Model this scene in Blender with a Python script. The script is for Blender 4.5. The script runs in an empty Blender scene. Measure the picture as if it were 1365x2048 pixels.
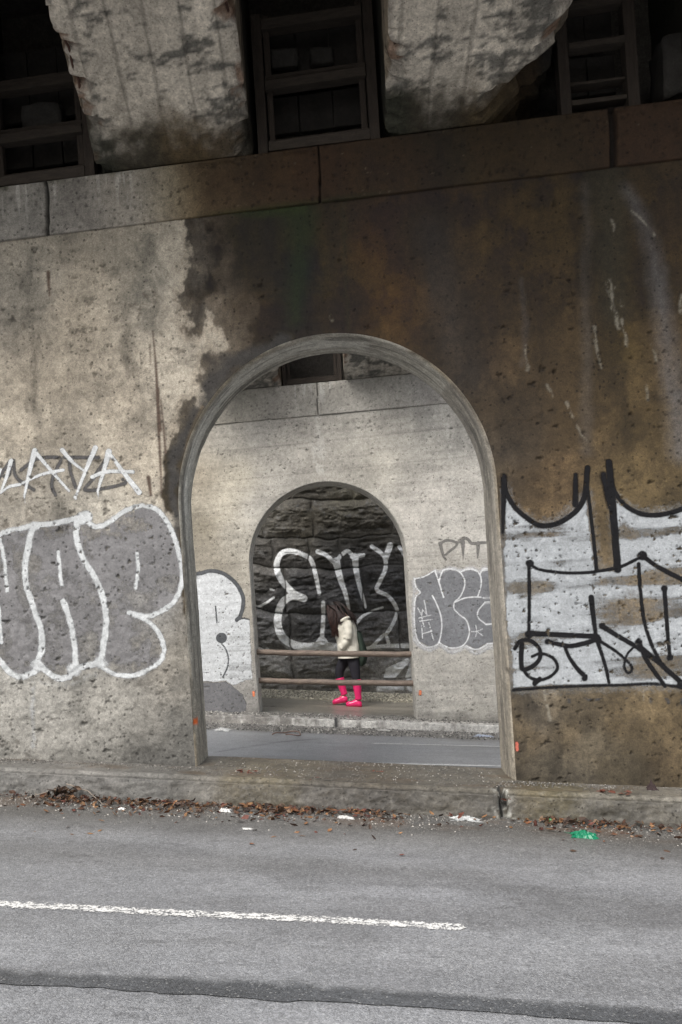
import bpy, bmesh, math, random
import numpy as np
from mathutils import Vector, Matrix, noise as mnoise

random.seed(7)
RNG = np.random.default_rng(11)
SC = bpy.context.scene
COL = SC.collection
ZO = 1.35                     # camera height above the near road

# ------------------------------------------------------------------ camera / measuring frame
# World: X to the right, Y away from the viewer, Z up.  Walls run obliquely (skew bridge):
# a wall of skew distance D is the plane  Y = D - K*X.
F, CX, CY, RHO, K = 1900.0, 682.5, 1200.0, 0.065, 0.133
D1 = F / 295.0
D2 = 2 * D1
D3 = 16.30
G = -0.085                    # street gradient along X
CR, SR = math.cos(RHO), math.sin(RHO)


def ray(px, py):
    ox, oy = (px - CX) / F, (py - CY) / F
    return ox * CR - oy * SR, -(ox * SR + oy * CR)


def at(px, py, D):
    x, z = ray(px, py)
    Y = D / (1 + K * x)
    return x * Y, z * Y


def grd(px, py, z0):
    x, z = ray(px, py)
    Y = z0 / (z - G * x)
    return x * Y, Y, z0 + G * x * Y


def pix(X, Y, Z):
    """where a point of the place shows in the photo (used only to measure the paint on the walls)"""
    xx, zz = X / Y, -Z / Y
    return CX + F * (xx * CR + zz * SR), CY + F * (-xx * SR + zz * CR)


# ------------------------------------------------------------------ numpy noise
def _hash(ix, iy, seed):
    h = (ix.astype(np.int64) * 374761393 + iy.astype(np.int64) * 668265263 + seed * 1442695041) & 0xFFFFFFFF
    h = ((h ^ (h >> 13)) * 1274126177) & 0xFFFFFFFF
    h = h ^ (h >> 16)
    return (h & 0xFFFF) / 65535.0


def vnoise(x, y, seed=0):
    xi, yi = np.floor(x), np.floor(y)
    fx, fy = x - xi, y - yi
    fx = fx * fx * fx * (fx * (fx * 6 - 15) + 10)
    fy = fy * fy * fy * (fy * (fy * 6 - 15) + 10)
    a, b = _hash(xi, yi, seed), _hash(xi + 1, yi, seed)
    c, d = _hash(xi, yi + 1, seed), _hash(xi + 1, yi + 1, seed)
    return (a + (b - a) * fx) * (1 - fy) + (c + (d - c) * fx) * fy


def fbm(x, y, seed=0, oct=5, gain=.5):
    v, a, t = 0, 1.0, 0
    for o in range(oct):
        v = v + a * vnoise(x * 2 ** o + 17.3 * o, y * 2 ** o - 9.1 * o, seed + o)
        t += a
        a *= gain
    return v / t               # 0..1 around .5


def sst(a, b, x):
    t = np.clip((x - a) / (b - a), 0, 1)
    return t * t * (3 - 2 * t)


def catmull(pts, step=3.0):
    P = [np.array(p[:2], float) for p in pts]
    if len(P) == 2:
        n = max(2, int(np.linalg.norm(P[1] - P[0]) / step))
        return np.array([P[0] + (P[1] - P[0]) * i / n for i in range(n + 1)])
    P = [2 * P[0] - P[1]] + P + [2 * P[-1] - P[-2]]
    out = []
    for i in range(1, len(P) - 2):
        p0, p1, p2, p3 = P[i - 1], P[i], P[i + 1], P[i + 2]
        n = max(2, int(np.linalg.norm(p2 - p1) / step))
        for j in range(n):
            t = j / n
            out.append(.5 * (2 * p1 + (p2 - p0) * t + (2 * p0 - 5 * p1 + 4 * p2 - p3) * t * t + (3 * p1 - p0 - 3 * p2 + p3) * t ** 3))
    out.append(P[-2])
    return np.array(out)


def stroke(mask, px, py, pts, w, soft=2.0, amt=1.0, straight=False, w2=None):
    """max-blend a soft stroke into mask (1-D arrays)"""
    C = catmull(pts) if not straight else np.vstack([catmull(pts[i:i + 2]) for i in range(len(pts) - 1)])
    W = np.linspace(w, w2 if w2 is not None else w, len(C)) / 2
    m = max(w, w2 or 0) / 2 + soft + 2
    sel = np.nonzero((px > C[:, 0].min() - m) & (px < C[:, 0].max() + m) & (py > C[:, 1].min() - m) & (py < C[:, 1].max() + m))[0]
    if len(sel) == 0:
        return mask
    for ch in np.array_split(sel, max(1, len(sel) * len(C) // 4000000 + 1)):
        d = np.sqrt((px[ch, None] - C[None, :, 0]) ** 2 + (py[ch, None] - C[None, :, 1]) ** 2) - W[None, :]
        v = amt * (1 - sst(-soft, soft, d.min(1)))
        mask[ch] = np.maximum(mask[ch], v)
    return mask


def polysd(px, py, poly):
    """signed distance to a polygon, negative inside"""
    P = np.array(poly, float)
    Q = np.roll(P, -1, 0)
    dmin = np.full(px.shape, 1e9)
    ins = np.zeros(px.shape, bool)
    for (ax, ay), (bx, by) in zip(P, Q):
        ex, ey = bx - ax, by - ay
        L = ex * ex + ey * ey + 1e-9
        t = np.clip(((px - ax) * ex + (py - ay) * ey) / L, 0, 1)
        d = (px - ax - t * ex) ** 2 + (py - ay - t * ey) ** 2
        dmin = np.minimum(dmin, d)
        c = ((ay > py) != (by > py)) & (px < ex * (py - ay) / (ey if abs(ey) > 1e-9 else 1e-9) + ax)
        ins ^= c
    return np.where(ins, -1, 1) * np.sqrt(dmin)


def shepard(px, py, S):
    num = np.zeros((len(px), 3))
    den = np.zeros(len(px))
    for x, y, r, g, b in S:
        w = 1 / (((px - x) ** 2 + (py - y) ** 2) + 900) ** 1.6
        num += w[:, None] * np.array((r, g, b))
        den += w
    return num / den[:, None]


def lerp(a, c, m):
    return a * (1 - m[:, None]) + np.array(c) * m[:, None]


# ------------------------------------------------------------------ object helpers
def link(o, parent=None):
    COL.objects.link(o)
    if parent is not None:
        o.parent = parent
    return o


def tag(o, label=None, cat=None, group=None, kind=None):
    for k_, v_ in (('label', label), ('category', cat), ('group', group), ('kind', kind)):
        if v_:
            o[k_] = v_
    return o


def empty(name):
    o = bpy.data.objects.new(name, None)
    o.empty_display_size = .2
    return link(o)


def obj_from(name, verts, faces, mat, parent=None, smooth=False):
    me = bpy.data.meshes.new(name)
    me.from_pydata([tuple(v) for v in verts], [], [tuple(f) for f in faces])
    me.materials.append(mat)
    if smooth:
        me.polygons.foreach_set('use_smooth', [True] * len(me.polygons))
    me.update()
    return link(bpy.data.objects.new(name, me), parent)


def obj_np(name, V, Q, mat, parent=None, attrs=None, smooth=True):
    """fast quad mesh from numpy arrays"""
    me = bpy.data.meshes.new(name)
    n, m = len(V), len(Q)
    me.vertices.add(n)
    me.vertices.foreach_set('co', np.ascontiguousarray(V, np.float32).ravel())
    me.loops.add(m * 4)
    me.loops.foreach_set('vertex_index', np.ascontiguousarray(Q, np.int32).ravel())
    me.polygons.add(m)
    me.polygons.foreach_set('loop_start', np.arange(0, m * 4, 4, dtype=np.int32))
    me.polygons.foreach_set('use_smooth', np.full(m, smooth))
    for nm, arr in (attrs or {}).items():
        if arr.ndim == 2:
            a = me.attributes.new(nm, 'FLOAT_COLOR', 'POINT')
            a.data.foreach_set('color', np.hstack([arr, np.ones((n, 1))]).astype(np.float32).ravel())
        else:
            a = me.attributes.new(nm, 'FLOAT', 'POINT')
            a.data.foreach_set('value', arr.astype(np.float32))
    me.update(calc_edges=True)
    me.validate()
    me.materials.append(mat)
    return link(bpy.data.objects.new(name, me), parent)


def bm_obj(name, bm, mat, parent=None, smooth=False):
    me = bpy.data.meshes.new(name)
    bm.to_mesh(me)
    bm.free()
    me.materials.append(mat)
    if smooth:
        me.polygons.foreach_set('use_smooth', [True] * len(me.polygons))
    me.update()
    return link(bpy.data.objects.new(name, me), parent)


def bm_box(bm, x0, x1, y0, y1, z0, z1, bevel=.006, skew=True, jit=0):
    """a box whose long side follows the wall (Y is the skew distance)"""
    n0 = len(bm.verts)
    vs = []
    for x in (x0, x1):
        for y in (y0, y1):
            for z in (z0, z1):
                j = [random.uniform(-jit, jit) for _ in range(3)]
                vs.append(bm.verts.new((x + j[0], y - (K * x if skew else 0) + j[1], z + j[2])))
    F_ = [(0, 1, 3, 2), (4, 6, 7, 5), (0, 4, 5, 1), (2, 3, 7, 6), (0, 2, 6, 4), (1, 5, 7, 3)]
    fs = [bm.faces.new([vs[i] for i in f]) for f in F_]
    if bevel:
        es = list({e for f in fs for e in f.edges})
        bmesh.ops.bevel(bm, geom=es, offset=bevel, segments=2, affect='EDGES', profile=.6)


def bm_tube(bm, pts, radii, seg=10, caps=True):
    rings = []
    pts = [Vector(p) for p in pts]
    for i, p in enumerate(pts):
        d = (pts[min(i + 1, len(pts) - 1)] - pts[max(i - 1, 0)]).normalized()
        up = Vector((0, 0, 1)) if abs(d.z) < .9 else Vector((0, 1, 0))
        a = d.cross(up).normalized()
        b = a.cross(d)
        r = radii[i] if hasattr(radii, '__len__') else radii
        rx, ry = r if hasattr(r, '__len__') else (r, r)
        rings.append([bm.verts.new(p + a * rx * math.cos(2 * math.pi * k / seg) + b * ry * math.sin(2 * math.pi * k / seg)) for k in range(seg)])
    for i in range(len(rings) - 1):
        for k in range(seg):
            bm.faces.new((rings[i][k], rings[i][(k + 1) % seg], rings[i + 1][(k + 1) % seg], rings[i + 1][k]))
    if caps:
        bm.faces.new(rings[0][::-1])
        bm.faces.new(rings[-1])


# ------------------------------------------------------------------ materials
class NT:
    def __init__(s, name):
        s.m = bpy.data.materials.new(name)
        s.m.use_nodes = True
        s.t = s.m.node_tree
        s.t.nodes.clear()
        s.out = s.t.nodes.new('ShaderNodeOutputMaterial')

    def n(s, typ, **kw):
        nd = s.t.nodes.new('ShaderNode' + typ)
        for k_, v_ in kw.items():
            setattr(nd, k_, v_)
        return nd

    def l(s, a, b):
        s.t.links.new(a, b)

    def val(s, sock, v):
        if hasattr(v, 'links') or isinstance(v, bpy.types.NodeSocket):
            s.l(v, sock)
        else:
            sock.default_value = v

    def coord(s, scale=None, which='Object'):
        tc = s.n('TexCoord')
        o = tc.outputs[which]
        if scale:
            mp = s.n('Mapping')
            mp.inputs['Scale'].default_value = scale
            s.l(o, mp.inputs['Vector'])
            o = mp.outputs[0]
        return o

    def noise(s, vec, scale, detail=5, rough=.55, dist=0):
        nd = s.n('TexNoise')
        s.l(vec, nd.inputs['Vector'])
        nd.inputs['Scale'].default_value = scale
        nd.inputs['Detail'].default_value = detail
        nd.inputs['Roughness'].default_value = rough
        nd.inputs['Distortion'].default_value = dist
        return nd.outputs['Fac']

    def voro(s, vec, scale, out='Distance', feature='F1', rand=1):
        nd = s.n('TexVoronoi', feature=feature)
        s.l(vec, nd.inputs['Vector'])
        nd.inputs['Scale'].default_value = scale
        nd.inputs['Randomness'].default_value = rand
        return nd.outputs[out]

    def mr(s, v, a, b, c, d, smooth=False):
        nd = s.n('MapRange')
        if smooth:
            nd.interpolation_type = 'SMOOTHSTEP'
        s.l(v, nd.inputs[0])
        for i, x in enumerate((a, b, c, d)):
            nd.inputs[i + 1].default_value = x
        return nd.outputs[0]

    def math(s, op, a, b=0.0):
        nd = s.n('Math', operation=op)
        s.val(nd.inputs[0], a)
        s.val(nd.inputs[1], b)
        return nd.outputs[0]

    def mix(s, fac, a, b, mode='MIX'):
        nd = s.n('Mix', data_type='RGBA', blend_type=mode)
        s.val(nd.inputs[0], fac)
        for i, v in ((6, a), (7, b)):
            if isinstance(v, (tuple, list)):
                nd.inputs[i].default_value = (*v[:3], 1)
            else:
                s.l(v, nd.inputs[i])
        return nd.outputs[2]

    def scale_col(s, col, fac):
        cb = s.n('CombineColor')
        for i in range(3):
            s.l(fac, cb.inputs[i])
        return s.mix(1.0, col, cb.outputs[0], 'MULTIPLY')

    def attr(s, name, out='Color'):
        nd = s.n('Attribute', attribute_name=name)
        return nd.outputs[out]

    def bump(s, h, strength=.4, dist=.01, normal=None):
        nd = s.n('Bump')
        nd.inputs['Strength'].default_value = strength
        nd.inputs['Distance'].default_value = dist
        s.l(h, nd.inputs['Height'])
        if normal is not None:
            s.l(normal, nd.inputs['Normal'])
        return nd.outputs[0]

    def bsdf(s, col, rough=.85, normal=None, spec=.4, metal=0.0):
        p = s.n('BsdfPrincipled')
        if isinstance(col, (tuple, list)):
            p.inputs['Base Color'].default_value = (*col[:3], 1)
        else:
            s.l(col, p.inputs['Base Color'])
        s.val(p.inputs['Roughness'], rough)
        s.val(p.inputs['Metallic'], metal)
        s.val(p.inputs['Specular IOR Level'], spec)
        if normal is not None:
            s.l(normal, p.inputs['Normal'])
        return p

    def done(s, p):
        s.l(p.outputs[0], s.out.inputs[0])
        return s.m


def mat_concrete(name, col=None, alpha=False, rough=.86, contrast=1.0, bump=.5, pits=True, streak=False, fine=1.0):
    t = NT(name)
    v = t.coord()
    c = t.attr('pig') if col is None else t.mix(0.0, col, col)
    n1 = t.noise(v, 2.3, 7, .62)
    n2 = t.noise(v, 22, 6, .65)
    n3 = t.noise(v, 140 * fine, 3, .6)
    f = t.math('MULTIPLY', t.mr(n1, .3, .7, 1 - .22 * contrast, 1 + .22 * contrast), t.mr(n2, .34, .66, 1 - .30 * contrast, 1 + .30 * contrast))
    n4 = t.noise(v, 70, 5, .75)
    f = t.math('MULTIPLY', f, t.mr(n4, .36, .64, 1 - .26 * contrast, 1 + .26 * contrast))
    f = t.math('MULTIPLY', f, t.mr(n3, .3, .7, 1 - .2 * contrast, 1 + .2 * contrast))
    if streak:
        ns = t.noise(t.coord((26, 26, .8)), 1.0, 4, .6)
        f = t.math('MULTIPLY', f, t.mr(ns, .3, .7, .82, 1.14))
    h = t.math('ADD', t.math('MULTIPLY', n2, .5), t.math('MULTIPLY', n4, .5))
    if pits:
        vd = t.voro(v, 34 * fine)
        vc = t.n('SeparateColor')
        t.l(t.voro(v, 34 * fine, 'Color'), vc.inputs[0])
        r = t.mr(vc.outputs[0], .62, 1.0, 0.0, .34)
        pm = t.mr(t.math('SUBTRACT', r, vd), -.03, .04, 0, 1, True)
        f = t.math('MULTIPLY', f, t.mr(pm, 0, 1, 1, .55))
        h = t.math('SUBTRACT', h, pm)
        pa = t.attr('pit', 'Fac')
        f = t.math('MULTIPLY', f, t.mr(pa, 0, 1, 1, .5))
    c = t.scale_col(c, f)
    nrm = t.bump(h, bump, .006)
    p = t.bsdf(c, rough, nrm, .22 if alpha else .35)
    if alpha:
        a = t.attr('al', 'Fac')
        na = t.noise(v, 55, 4, .7)
        a2 = t.mr(t.math('ADD', a, t.math('MULTIPLY', t.math('SUBTRACT', na, .5), .7)), .16, .80, 0, 1)
        tr = t.n('BsdfTransparent')
        mx = t.n('MixShader')
        t.l(a2, mx.inputs[0])
        t.l(tr.outputs[0], mx.inputs[1])
        t.l(p.outputs[0], mx.inputs[2])
        t.l(mx.outputs[0], t.out.inputs[0])
        return t.m
    return t.done(p)


def mat_plain(name, col, rough=.6, var=.25, scale=12, bump=.2, spec=.4, metal=0.0, stretch=None):
    t = NT(name)
    v = t.coord(stretch)
    n1 = t.noise(v, scale, 6, .6)
    n2 = t.noise(v, scale * 7, 4, .6)
    f = t.math('MULTIPLY', t.mr(n1, .25, .75, 1 - var, 1 + var), t.mr(n2, .25, .75, 1 - var * .6, 1 + var * .6))
    c = t.scale_col(t.mix(0.0, col, col), f)
    return t.done(t.bsdf(c, rough, t.bump(t.math('ADD', n1, n2), bump, .008), spec, metal))


def mat_vcol(name, rough=.7, bump=.2, scale=60, spec=.35):
    t = NT(name)
    v = t.coord()
    n1 = t.noise(v, scale, 4, .6)
    c = t.scale_col(t.attr('pig'), t.mr(n1, .25, .75, .75, 1.25))
    return t.done(t.bsdf(c, rough, t.bump(n1, bump, .004), spec))


def mat_asphalt(name, col, wet=(0.35, .6), attr=True):
    t = NT(name)
    v = t.coord()
    n1 = t.noise(v, 1.1, 6, .6)
    nb = t.noise(t.coord((.25, 3.0, 1)), 1.0, 5, .6)           # wheel-path bands along the street
    n2 = t.noise(v, 60, 4, .7)
    vc = t.n('SeparateColor')
    t.l(t.voro(v, 165, 'Color'), vc.inputs[0])
    vd = t.voro(v, 165)
    f = t.math('MULTIPLY', t.mr(n1, .25, .75, .84, 1.16), t.mr(nb, .25, .75, .8, 1.2))
    f = t.math('MULTIPLY', f, t.mr(vc.outputs[0], 0, 1, .74, 1.28))
    f = t.math('MULTIPLY', f, t.mr(n2, .34, .66, .74, 1.26))
    n3 = t.noise(v, 12, 5, .65)
    f = t.math('MULTIPLY', f, t.mr(n3, .32, .68, .88, 1.12))
    base = t.attr('pig') if attr else t.mix(0.0, col, col)
    c = t.scale_col(base, f)
    spk = t.math('GREATER_THAN', vc.outputs[1], .97)
    c = t.mix(t.math('MULTIPLY', spk, .3), c, (.5, .5, .48))
    ro = t.mr(t.math('ADD', n1, t.math('MULTIPLY', nb, .6)), .5, 1.1, wet[0], wet[1])
    h = t.math('SUBTRACT', t.math('MULTIPLY', n2, .4), vd)
    return t.done(t.bsdf(c, ro, t.bump(h, .45, .004), .5))


M = dict(
    wall=mat_concrete('wall_concrete', contrast=.74, bump=.8),
    wall_far=mat_concrete('far_wall_concrete', contrast=.6, bump=.5),
    paint=mat_concrete('wall_paint', alpha=True, contrast=.5, bump=.7, rough=.85),
    reveal=mat_concrete('arch_reveal_concrete', contrast=.8, pits=False, bump=.5),
    soffit=mat_concrete('beam_concrete', contrast=.9, bump=.6, fine=2.2),
    core=mat_concrete('plain_concrete', (.2, .19, .17), contrast=.8, pits=False),
    deck=mat_concrete('deck_concrete', (.045, .041, .036), contrast=1.0, pits=False),
    stone=mat_concrete('dark_stone', contrast=1.2, bump=.9, pits=False, rough=.68),
    hollow=mat_plain('shaded_old_board', (.017, .015, .013), .9, .5, 5, .5),  # boards darkened: the shade of the recess is in their colour
    dim=mat_plain('shaded_concrete', (.032, .030, .027), .9, .4, 8, .5),  # concrete lumps in the recesses, their shade put into the base colour
    timber=mat_plain('old_timber', (.028, .021, .016), .85, .45, 3, .6, stretch=(14, 14, 2.5)),
    timber2=mat_plain('old_timber_crosswise', (.032, .025, .019), .85, .45, 3, .6, stretch=(2.5, 14, 14)),
    rust=mat_plain('rusty_pipe', (.17, .132, .105), .6, .5, 9, .5, stretch=(.6, 3, 3)),
    rebar=mat_plain('rusty_rebar', (.060, .030, .022), .85, .4, 30, .5),
    asphalt=mat_asphalt('asphalt', None, (.36, .6)),
    asphalt_far=mat_asphalt('far_asphalt', None, (.33, .5)),
    walk=mat_asphalt('wet_pavement', None, (.20, .48)),
    kerb=mat_concrete('kerb_concrete', contrast=1.0, bump=.9, rough=.55, fine=1.6),
    vcol=mat_vcol('leaf_surface'),
    grit=mat_vcol('grit_surface', .8, .3, 90),
    ground=mat_plain('bare_ground', (.10, .09, .075), .9, .3, 1, .3),
)


def mat_road_paint():
    t = NT('road_paint')
    v = t.coord()
    n1 = t.noise(v, 28, 6, .7)
    n2 = t.noise(v, 90, 3, .6)
    a = t.attr('al', 'Fac')
    s_ = t.math('ADD', t.math('MULTIPLY', t.math('SUBTRACT', n1, .5), 2.2), t.math('MULTIPLY', t.math('SUBTRACT', n2, .5), 1.6))
    al = t.mr(t.math('ADD', a, s_), .45, .72, 0, 1)
    p = t.bsdf(t.scale_col(t.mix(0.0, (.62, .62, .6), (.6, .6, .6)), t.mr(n2, .2, .8, .8, 1.15)), .6, t.bump(n2, .4, .004))
    tr = t.n('BsdfTransparent')
    mx = t.n('MixShader')
    t.l(al, mx.inputs[0]); t.l(tr.outputs[0], mx.inputs[1]); t.l(p.outputs[0], mx.inputs[2])
    t.l(mx.outputs[0], t.out.inputs[0])
    return t.m


M['lane'] = mat_road_paint()


# ------------------------------------------------------------------ wall grids
def axis(lo, a, b, hi, step, coarse=.35):
    dense = np.arange(a, b + step, step)
    L = np.arange(lo, a - coarse * .5, coarse) if lo < a else np.array([])
    R = np.arange(b + coarse, hi + coarse * .5, coarse) if hi > b else np.array([])
    return np.concatenate([L, dense, R])


class Arch:
    def __init__(s, uc, a, zs, b, zb=-3.2, ex=2.0):
        s.uc, s.a, s.zs, s.b, s.zb = uc, a, zs, b, zb
        th = np.linspace(math.pi, 0, 140)
        pts = [(uc - a, z) for z in np.arange(zb, zs, .03)]
        pts += [(uc + a * math.cos(t), zs + b * math.sin(t)) for t in th]
        pts += [(uc + a, z) for z in np.arange(zs, zb, -.03)]
        s.pts = np.array(pts)

    def inside(s, u, z):
        du = (u - s.uc) / s.a
        dz = np.maximum(z - s.zs, 0) / s.b
        return du * du + dz * dz < 1.0

    def snap(s, u, z):
        """nearest boundary point"""
        du = u - s.uc
        low = z < s.zs
        sx = np.where(du < 0, -1, 1)
        ang = np.arctan2(np.maximum(z - s.zs, 0) / s.b, du / s.a)
        return np.where(low, s.uc + sx * s.a, s.uc + s.a * np.cos(ang)), np.where(low, z, s.zs + s.b * np.sin(ang))


def grid_uv(us, zs, arch=None, keep=None):
    U, Z = np.meshgrid(us, zs)
    n, m = U.shape
    U, Z = U.ravel().copy(), Z.ravel().copy()
    idx = np.arange(n * m).reshape(n, m)
    Q = np.stack([idx[:-1, :-1], idx[:-1, 1:], idx[1:, 1:], idx[1:, :-1]], -1).reshape(-1, 4)
    if arch is not None:
        ins = arch.inside(U, Z)
        k_ = ins[Q].sum(1)
        Q = Q[k_ < 4]
        used = np.zeros(n * m, bool)
        used[Q.ravel()] = True
        sn = used & ins
        U[sn], Z[sn] = arch.snap(U[sn], Z[sn])
    used = np.zeros(n * m, bool)
    used[Q.ravel()] = True
    remap = np.cumsum(used) - 1
    return U[used], Z[used], remap[Q]


def add_pits(U, Z, disp, pit, us, zs, used_grid, pits):
    """pits: (u, z, ru, rz, depth) carved into disp (positive = into the wall)"""
    order = np.argsort(U, kind='stable')
    Us = U[order]
    for u, z, ru, rz, dep, dk in pits:
        a, b = np.searchsorted(Us, [u - ru * 1.5, u + ru * 1.5])
        ii = order[a:b]
        ii = ii[np.abs(Z[ii] - z) < rz * 1.5]
        if len(ii) == 0:
            continue
        th = np.arctan2(Z[ii] - z, U[ii] - u)
        wob = 1 + .28 * np.sin(3 * th + u * 50) + .16 * np.sin(5 * th + z * 70)
        d = np.sqrt(((U[ii] - u) / ru) ** 2 + ((Z[ii] - z) / rz) ** 2) / wob
        g = 1 - sst(.45, 1.05, d)
        disp[ii] += dep * g
        pit[ii] = np.maximum(pit[ii], g * dk)
    return disp, pit


def film(name, label, wall, al, col, mat, layer=1, thr=.06):
    """paint lying on the wall: the wall's own faces lifted a little, its edge frayed"""
    V, Q, pit = wall['V'], wall['Q'], wall['pit']
    al = np.clip(al, 0, 1) * (1 - .85 * pit)
    fq = Q[(al[Q] > thr).any(1)]
    used = np.zeros(len(V), bool)
    used[fq.ravel()] = True
    remap = np.cumsum(used) - 1
    P = V[used].copy()
    P[:, 1] -= .0013 * layer
    c = col[used] if isinstance(col, np.ndarray) and col.ndim == 2 else np.tile(np.array(col, float), (used.sum(), 1))
    o = obj_np(name, P, remap[fq], mat, wall['root'], {'pig': c, 'al': al[used], 'pit': pit[used] * .5})
    tag(o, label)
    return o


# ================================================================== NEAR WALL
A1 = Arch(.0, 1.082, .70, 1.108)
us = axis(-5.6, -2.75, 2.6, 5.6, .0066)
zs = axis(-3.0, -1.55, 2.69, 2.69, .0066)
U, Z, Q = grid_uv(us, zs, A1)
px, py = pix(U, D1 - K * U, Z)
px_c, py_c = np.clip(px, -300, 1700), np.clip(py, 100, 1750)
print('near wall', len(U))


def wall1_pigment(U, Z, px, py):
    wx = px + 34 * (fbm(U * 2.2, Z * 2.2, 5, 5) - .5) * 2 + 16 * (fbm(U * 11, Z * 11, 9, 4) - .5) * 2
    wy = py + 34 * (fbm(U * 2.2 + 40, Z * 2.2, 6, 5) - .5) * 2
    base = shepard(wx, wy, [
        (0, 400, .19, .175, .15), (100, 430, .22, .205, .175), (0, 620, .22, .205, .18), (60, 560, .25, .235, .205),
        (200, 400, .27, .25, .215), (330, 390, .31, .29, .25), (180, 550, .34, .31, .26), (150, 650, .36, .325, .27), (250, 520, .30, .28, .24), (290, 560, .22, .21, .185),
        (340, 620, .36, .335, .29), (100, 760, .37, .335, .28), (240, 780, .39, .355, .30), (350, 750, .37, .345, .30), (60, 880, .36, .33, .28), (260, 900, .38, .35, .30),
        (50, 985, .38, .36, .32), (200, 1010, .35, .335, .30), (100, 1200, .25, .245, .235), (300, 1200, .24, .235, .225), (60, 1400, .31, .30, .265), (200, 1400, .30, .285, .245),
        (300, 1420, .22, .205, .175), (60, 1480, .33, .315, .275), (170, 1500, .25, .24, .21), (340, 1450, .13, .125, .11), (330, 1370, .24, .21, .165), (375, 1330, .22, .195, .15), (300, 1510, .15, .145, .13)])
    # stained (wet, rusty, mossy) part
    S = shepard(wx, wy, [
        (430, 360, .040, .033, .027), (600, 340, .045, .036, .027), (800, 320, .044, .036, .027), (1000, 300, .040, .034, .025), (1200, 290, .05, .042, .03), (1350, 270, .06, .05, .036),
        (420, 480, .050, .044, .04), (460, 560, .042, .041, .037), (430, 640, .055, .052, .046), (500, 450, .040, .042, .02), (520, 620, .055, .043, .03),
        (600, 450, .030, .036, .012), (600, 560, .024, .033, .011), (600, 640, .045, .042, .022), (660, 460, .06, .052, .018), (665, 600, .066, .053, .022),
        (740, 480, .10, .062, .03), (760, 600, .10, .062, .03), (800, 560, .10, .065, .032), (840, 480, .07, .05, .03), (900, 560, .052, .042, .034), (930, 640, .065, .052, .04), (960, 720, .075, .06, .046),
        (1000, 480, .085, .066, .036), (1060, 560, .10, .078, .045), (1100, 450, .085, .068, .035), (1050, 700, .105, .084, .055), (1140, 620, .11, .088, .055), (1200, 480, .085, .073, .045),
        (1280, 560, .075, .062, .032), (1250, 700, .085, .07, .035), (1330, 480, .105, .08, .045), (1340, 700, .12, .10, .07), (1040, 860, .10, .082, .06), (1120, 860, .13, .10, .06),
        (1100, 980, .16, .12, .075), (1280, 860, .10, .08, .045), (1290, 980, .15, .12, .07), (1000, 900, .09, .08, .068),
        (1050, 1460, .20, .17, .125), (1080, 1420, .12, .115, .105), (1130, 1450, .17, .145, .105), (1180, 1480, .16, .15, .125), (1090, 1520, .12, .115, .10), (1250, 1450, .20, .165, .11), (1340, 1450, .19, .155, .10),
        (1250, 1560, .16, .145, .11), (1350, 1540, .19, .155, .105), (1150, 1550, .13, .125, .11), (1040, 1200, .24, .22, .18), (1300, 1200, .24, .2, .14)])
    # fine mottling inside the stain
    mot = fbm(U * 5, Z * 3.2, 21, 6, .62)
    mot2 = sst(.44, .60, fbm(U * 3.1 + .4 * mot, Z * 2.6, 25, 6, .62))
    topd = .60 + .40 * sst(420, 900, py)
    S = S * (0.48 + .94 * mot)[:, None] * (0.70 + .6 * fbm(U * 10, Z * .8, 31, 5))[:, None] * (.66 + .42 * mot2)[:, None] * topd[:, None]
    gs = S.mean(1)[:, None]
    hue = np.array((1.46, 1.0, .52))
    hk = (.36 - .26 * sst(560, 1050, py))[:, None]
    S = np.clip((1 - hk) * (gs + (S - gs) * (1 + hk)) + hk * gs * hue, .003, 1)
    S = S * (np.array((1.0, .86, .66)) * (hk / .45) + np.array((.98, .93, .84)) * (1 - hk / .45)) * .76
    poly = [(418, 250), (408, 330), (396, 400), (362, 445), (372, 475), (398, 520), (385, 560), (364, 590), (372, 640), (384, 690), (400, 700), (408, 660), (428, 610), (440, 650), (436, 690),
            (405, 735), (375, 800), (352, 850), (336, 930), (318, 985), (322, 1010), (350, 1020), (362, 1100), (372, 1200), (400, 1300), (450, 1100), (650, 800), (850, 800), (960, 960), (980, 1300), (1000, 1650), (1900, 1750), (1900, 150), (420, 150)]
    d = polysd(wx, wy, poly)
    d += 34 * (fbm(U * 7, Z * 5, 44, 5, .6) - .5) * 2 * sst(150, 0, np.abs(d))
    d2 = d + 26 * (fbm(U * 16, Z * 2.2, 47, 5, .6) - .5) * 2 * (py < 700)
    m = .74 * (1 - sst(-5, 5, d)) + .26 * (1 - sst(-46, 10, d2))
    m = np.where(py > 900, 1 - sst(-7, 7, d), m)
    fringe = sst(-110, -8, d) * sst(.34, .52, fbm(U * 4.5, Z * 3.2, 46, 5, .6)) * sst(900, 640, py) * (px < 520)
    S = lerp(S, (.125, .098, .068), fringe * .8)
    halo = (1 - sst(0, 26, d)) * .45
    c = base * (1 - halo)[:, None] + base * np.array((.55, .5, .45)) * halo[:, None]
    c = c * (1 - m[:, None]) + S * m[:, None]
    # dark damp band that follows the arch on its left side
    band = np.zeros(len(U))
    band = stroke(band, wx, wy, [(560, 668), (480, 705), (430, 755), (392, 820), (366, 890), (352, 950), (347, 1010), (350, 1120)], 40, 12, .85, w2=26)
    c = lerp(c, (.052, .05, .048), band)
    tan = np.zeros(len(U))
    tan = stroke(tan, px, py, [(405, 815), (382, 868), (366, 940), (361, 1020)], 6, 5, .5)
    c = lerp(c, (.16, .115, .06), tan)
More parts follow.
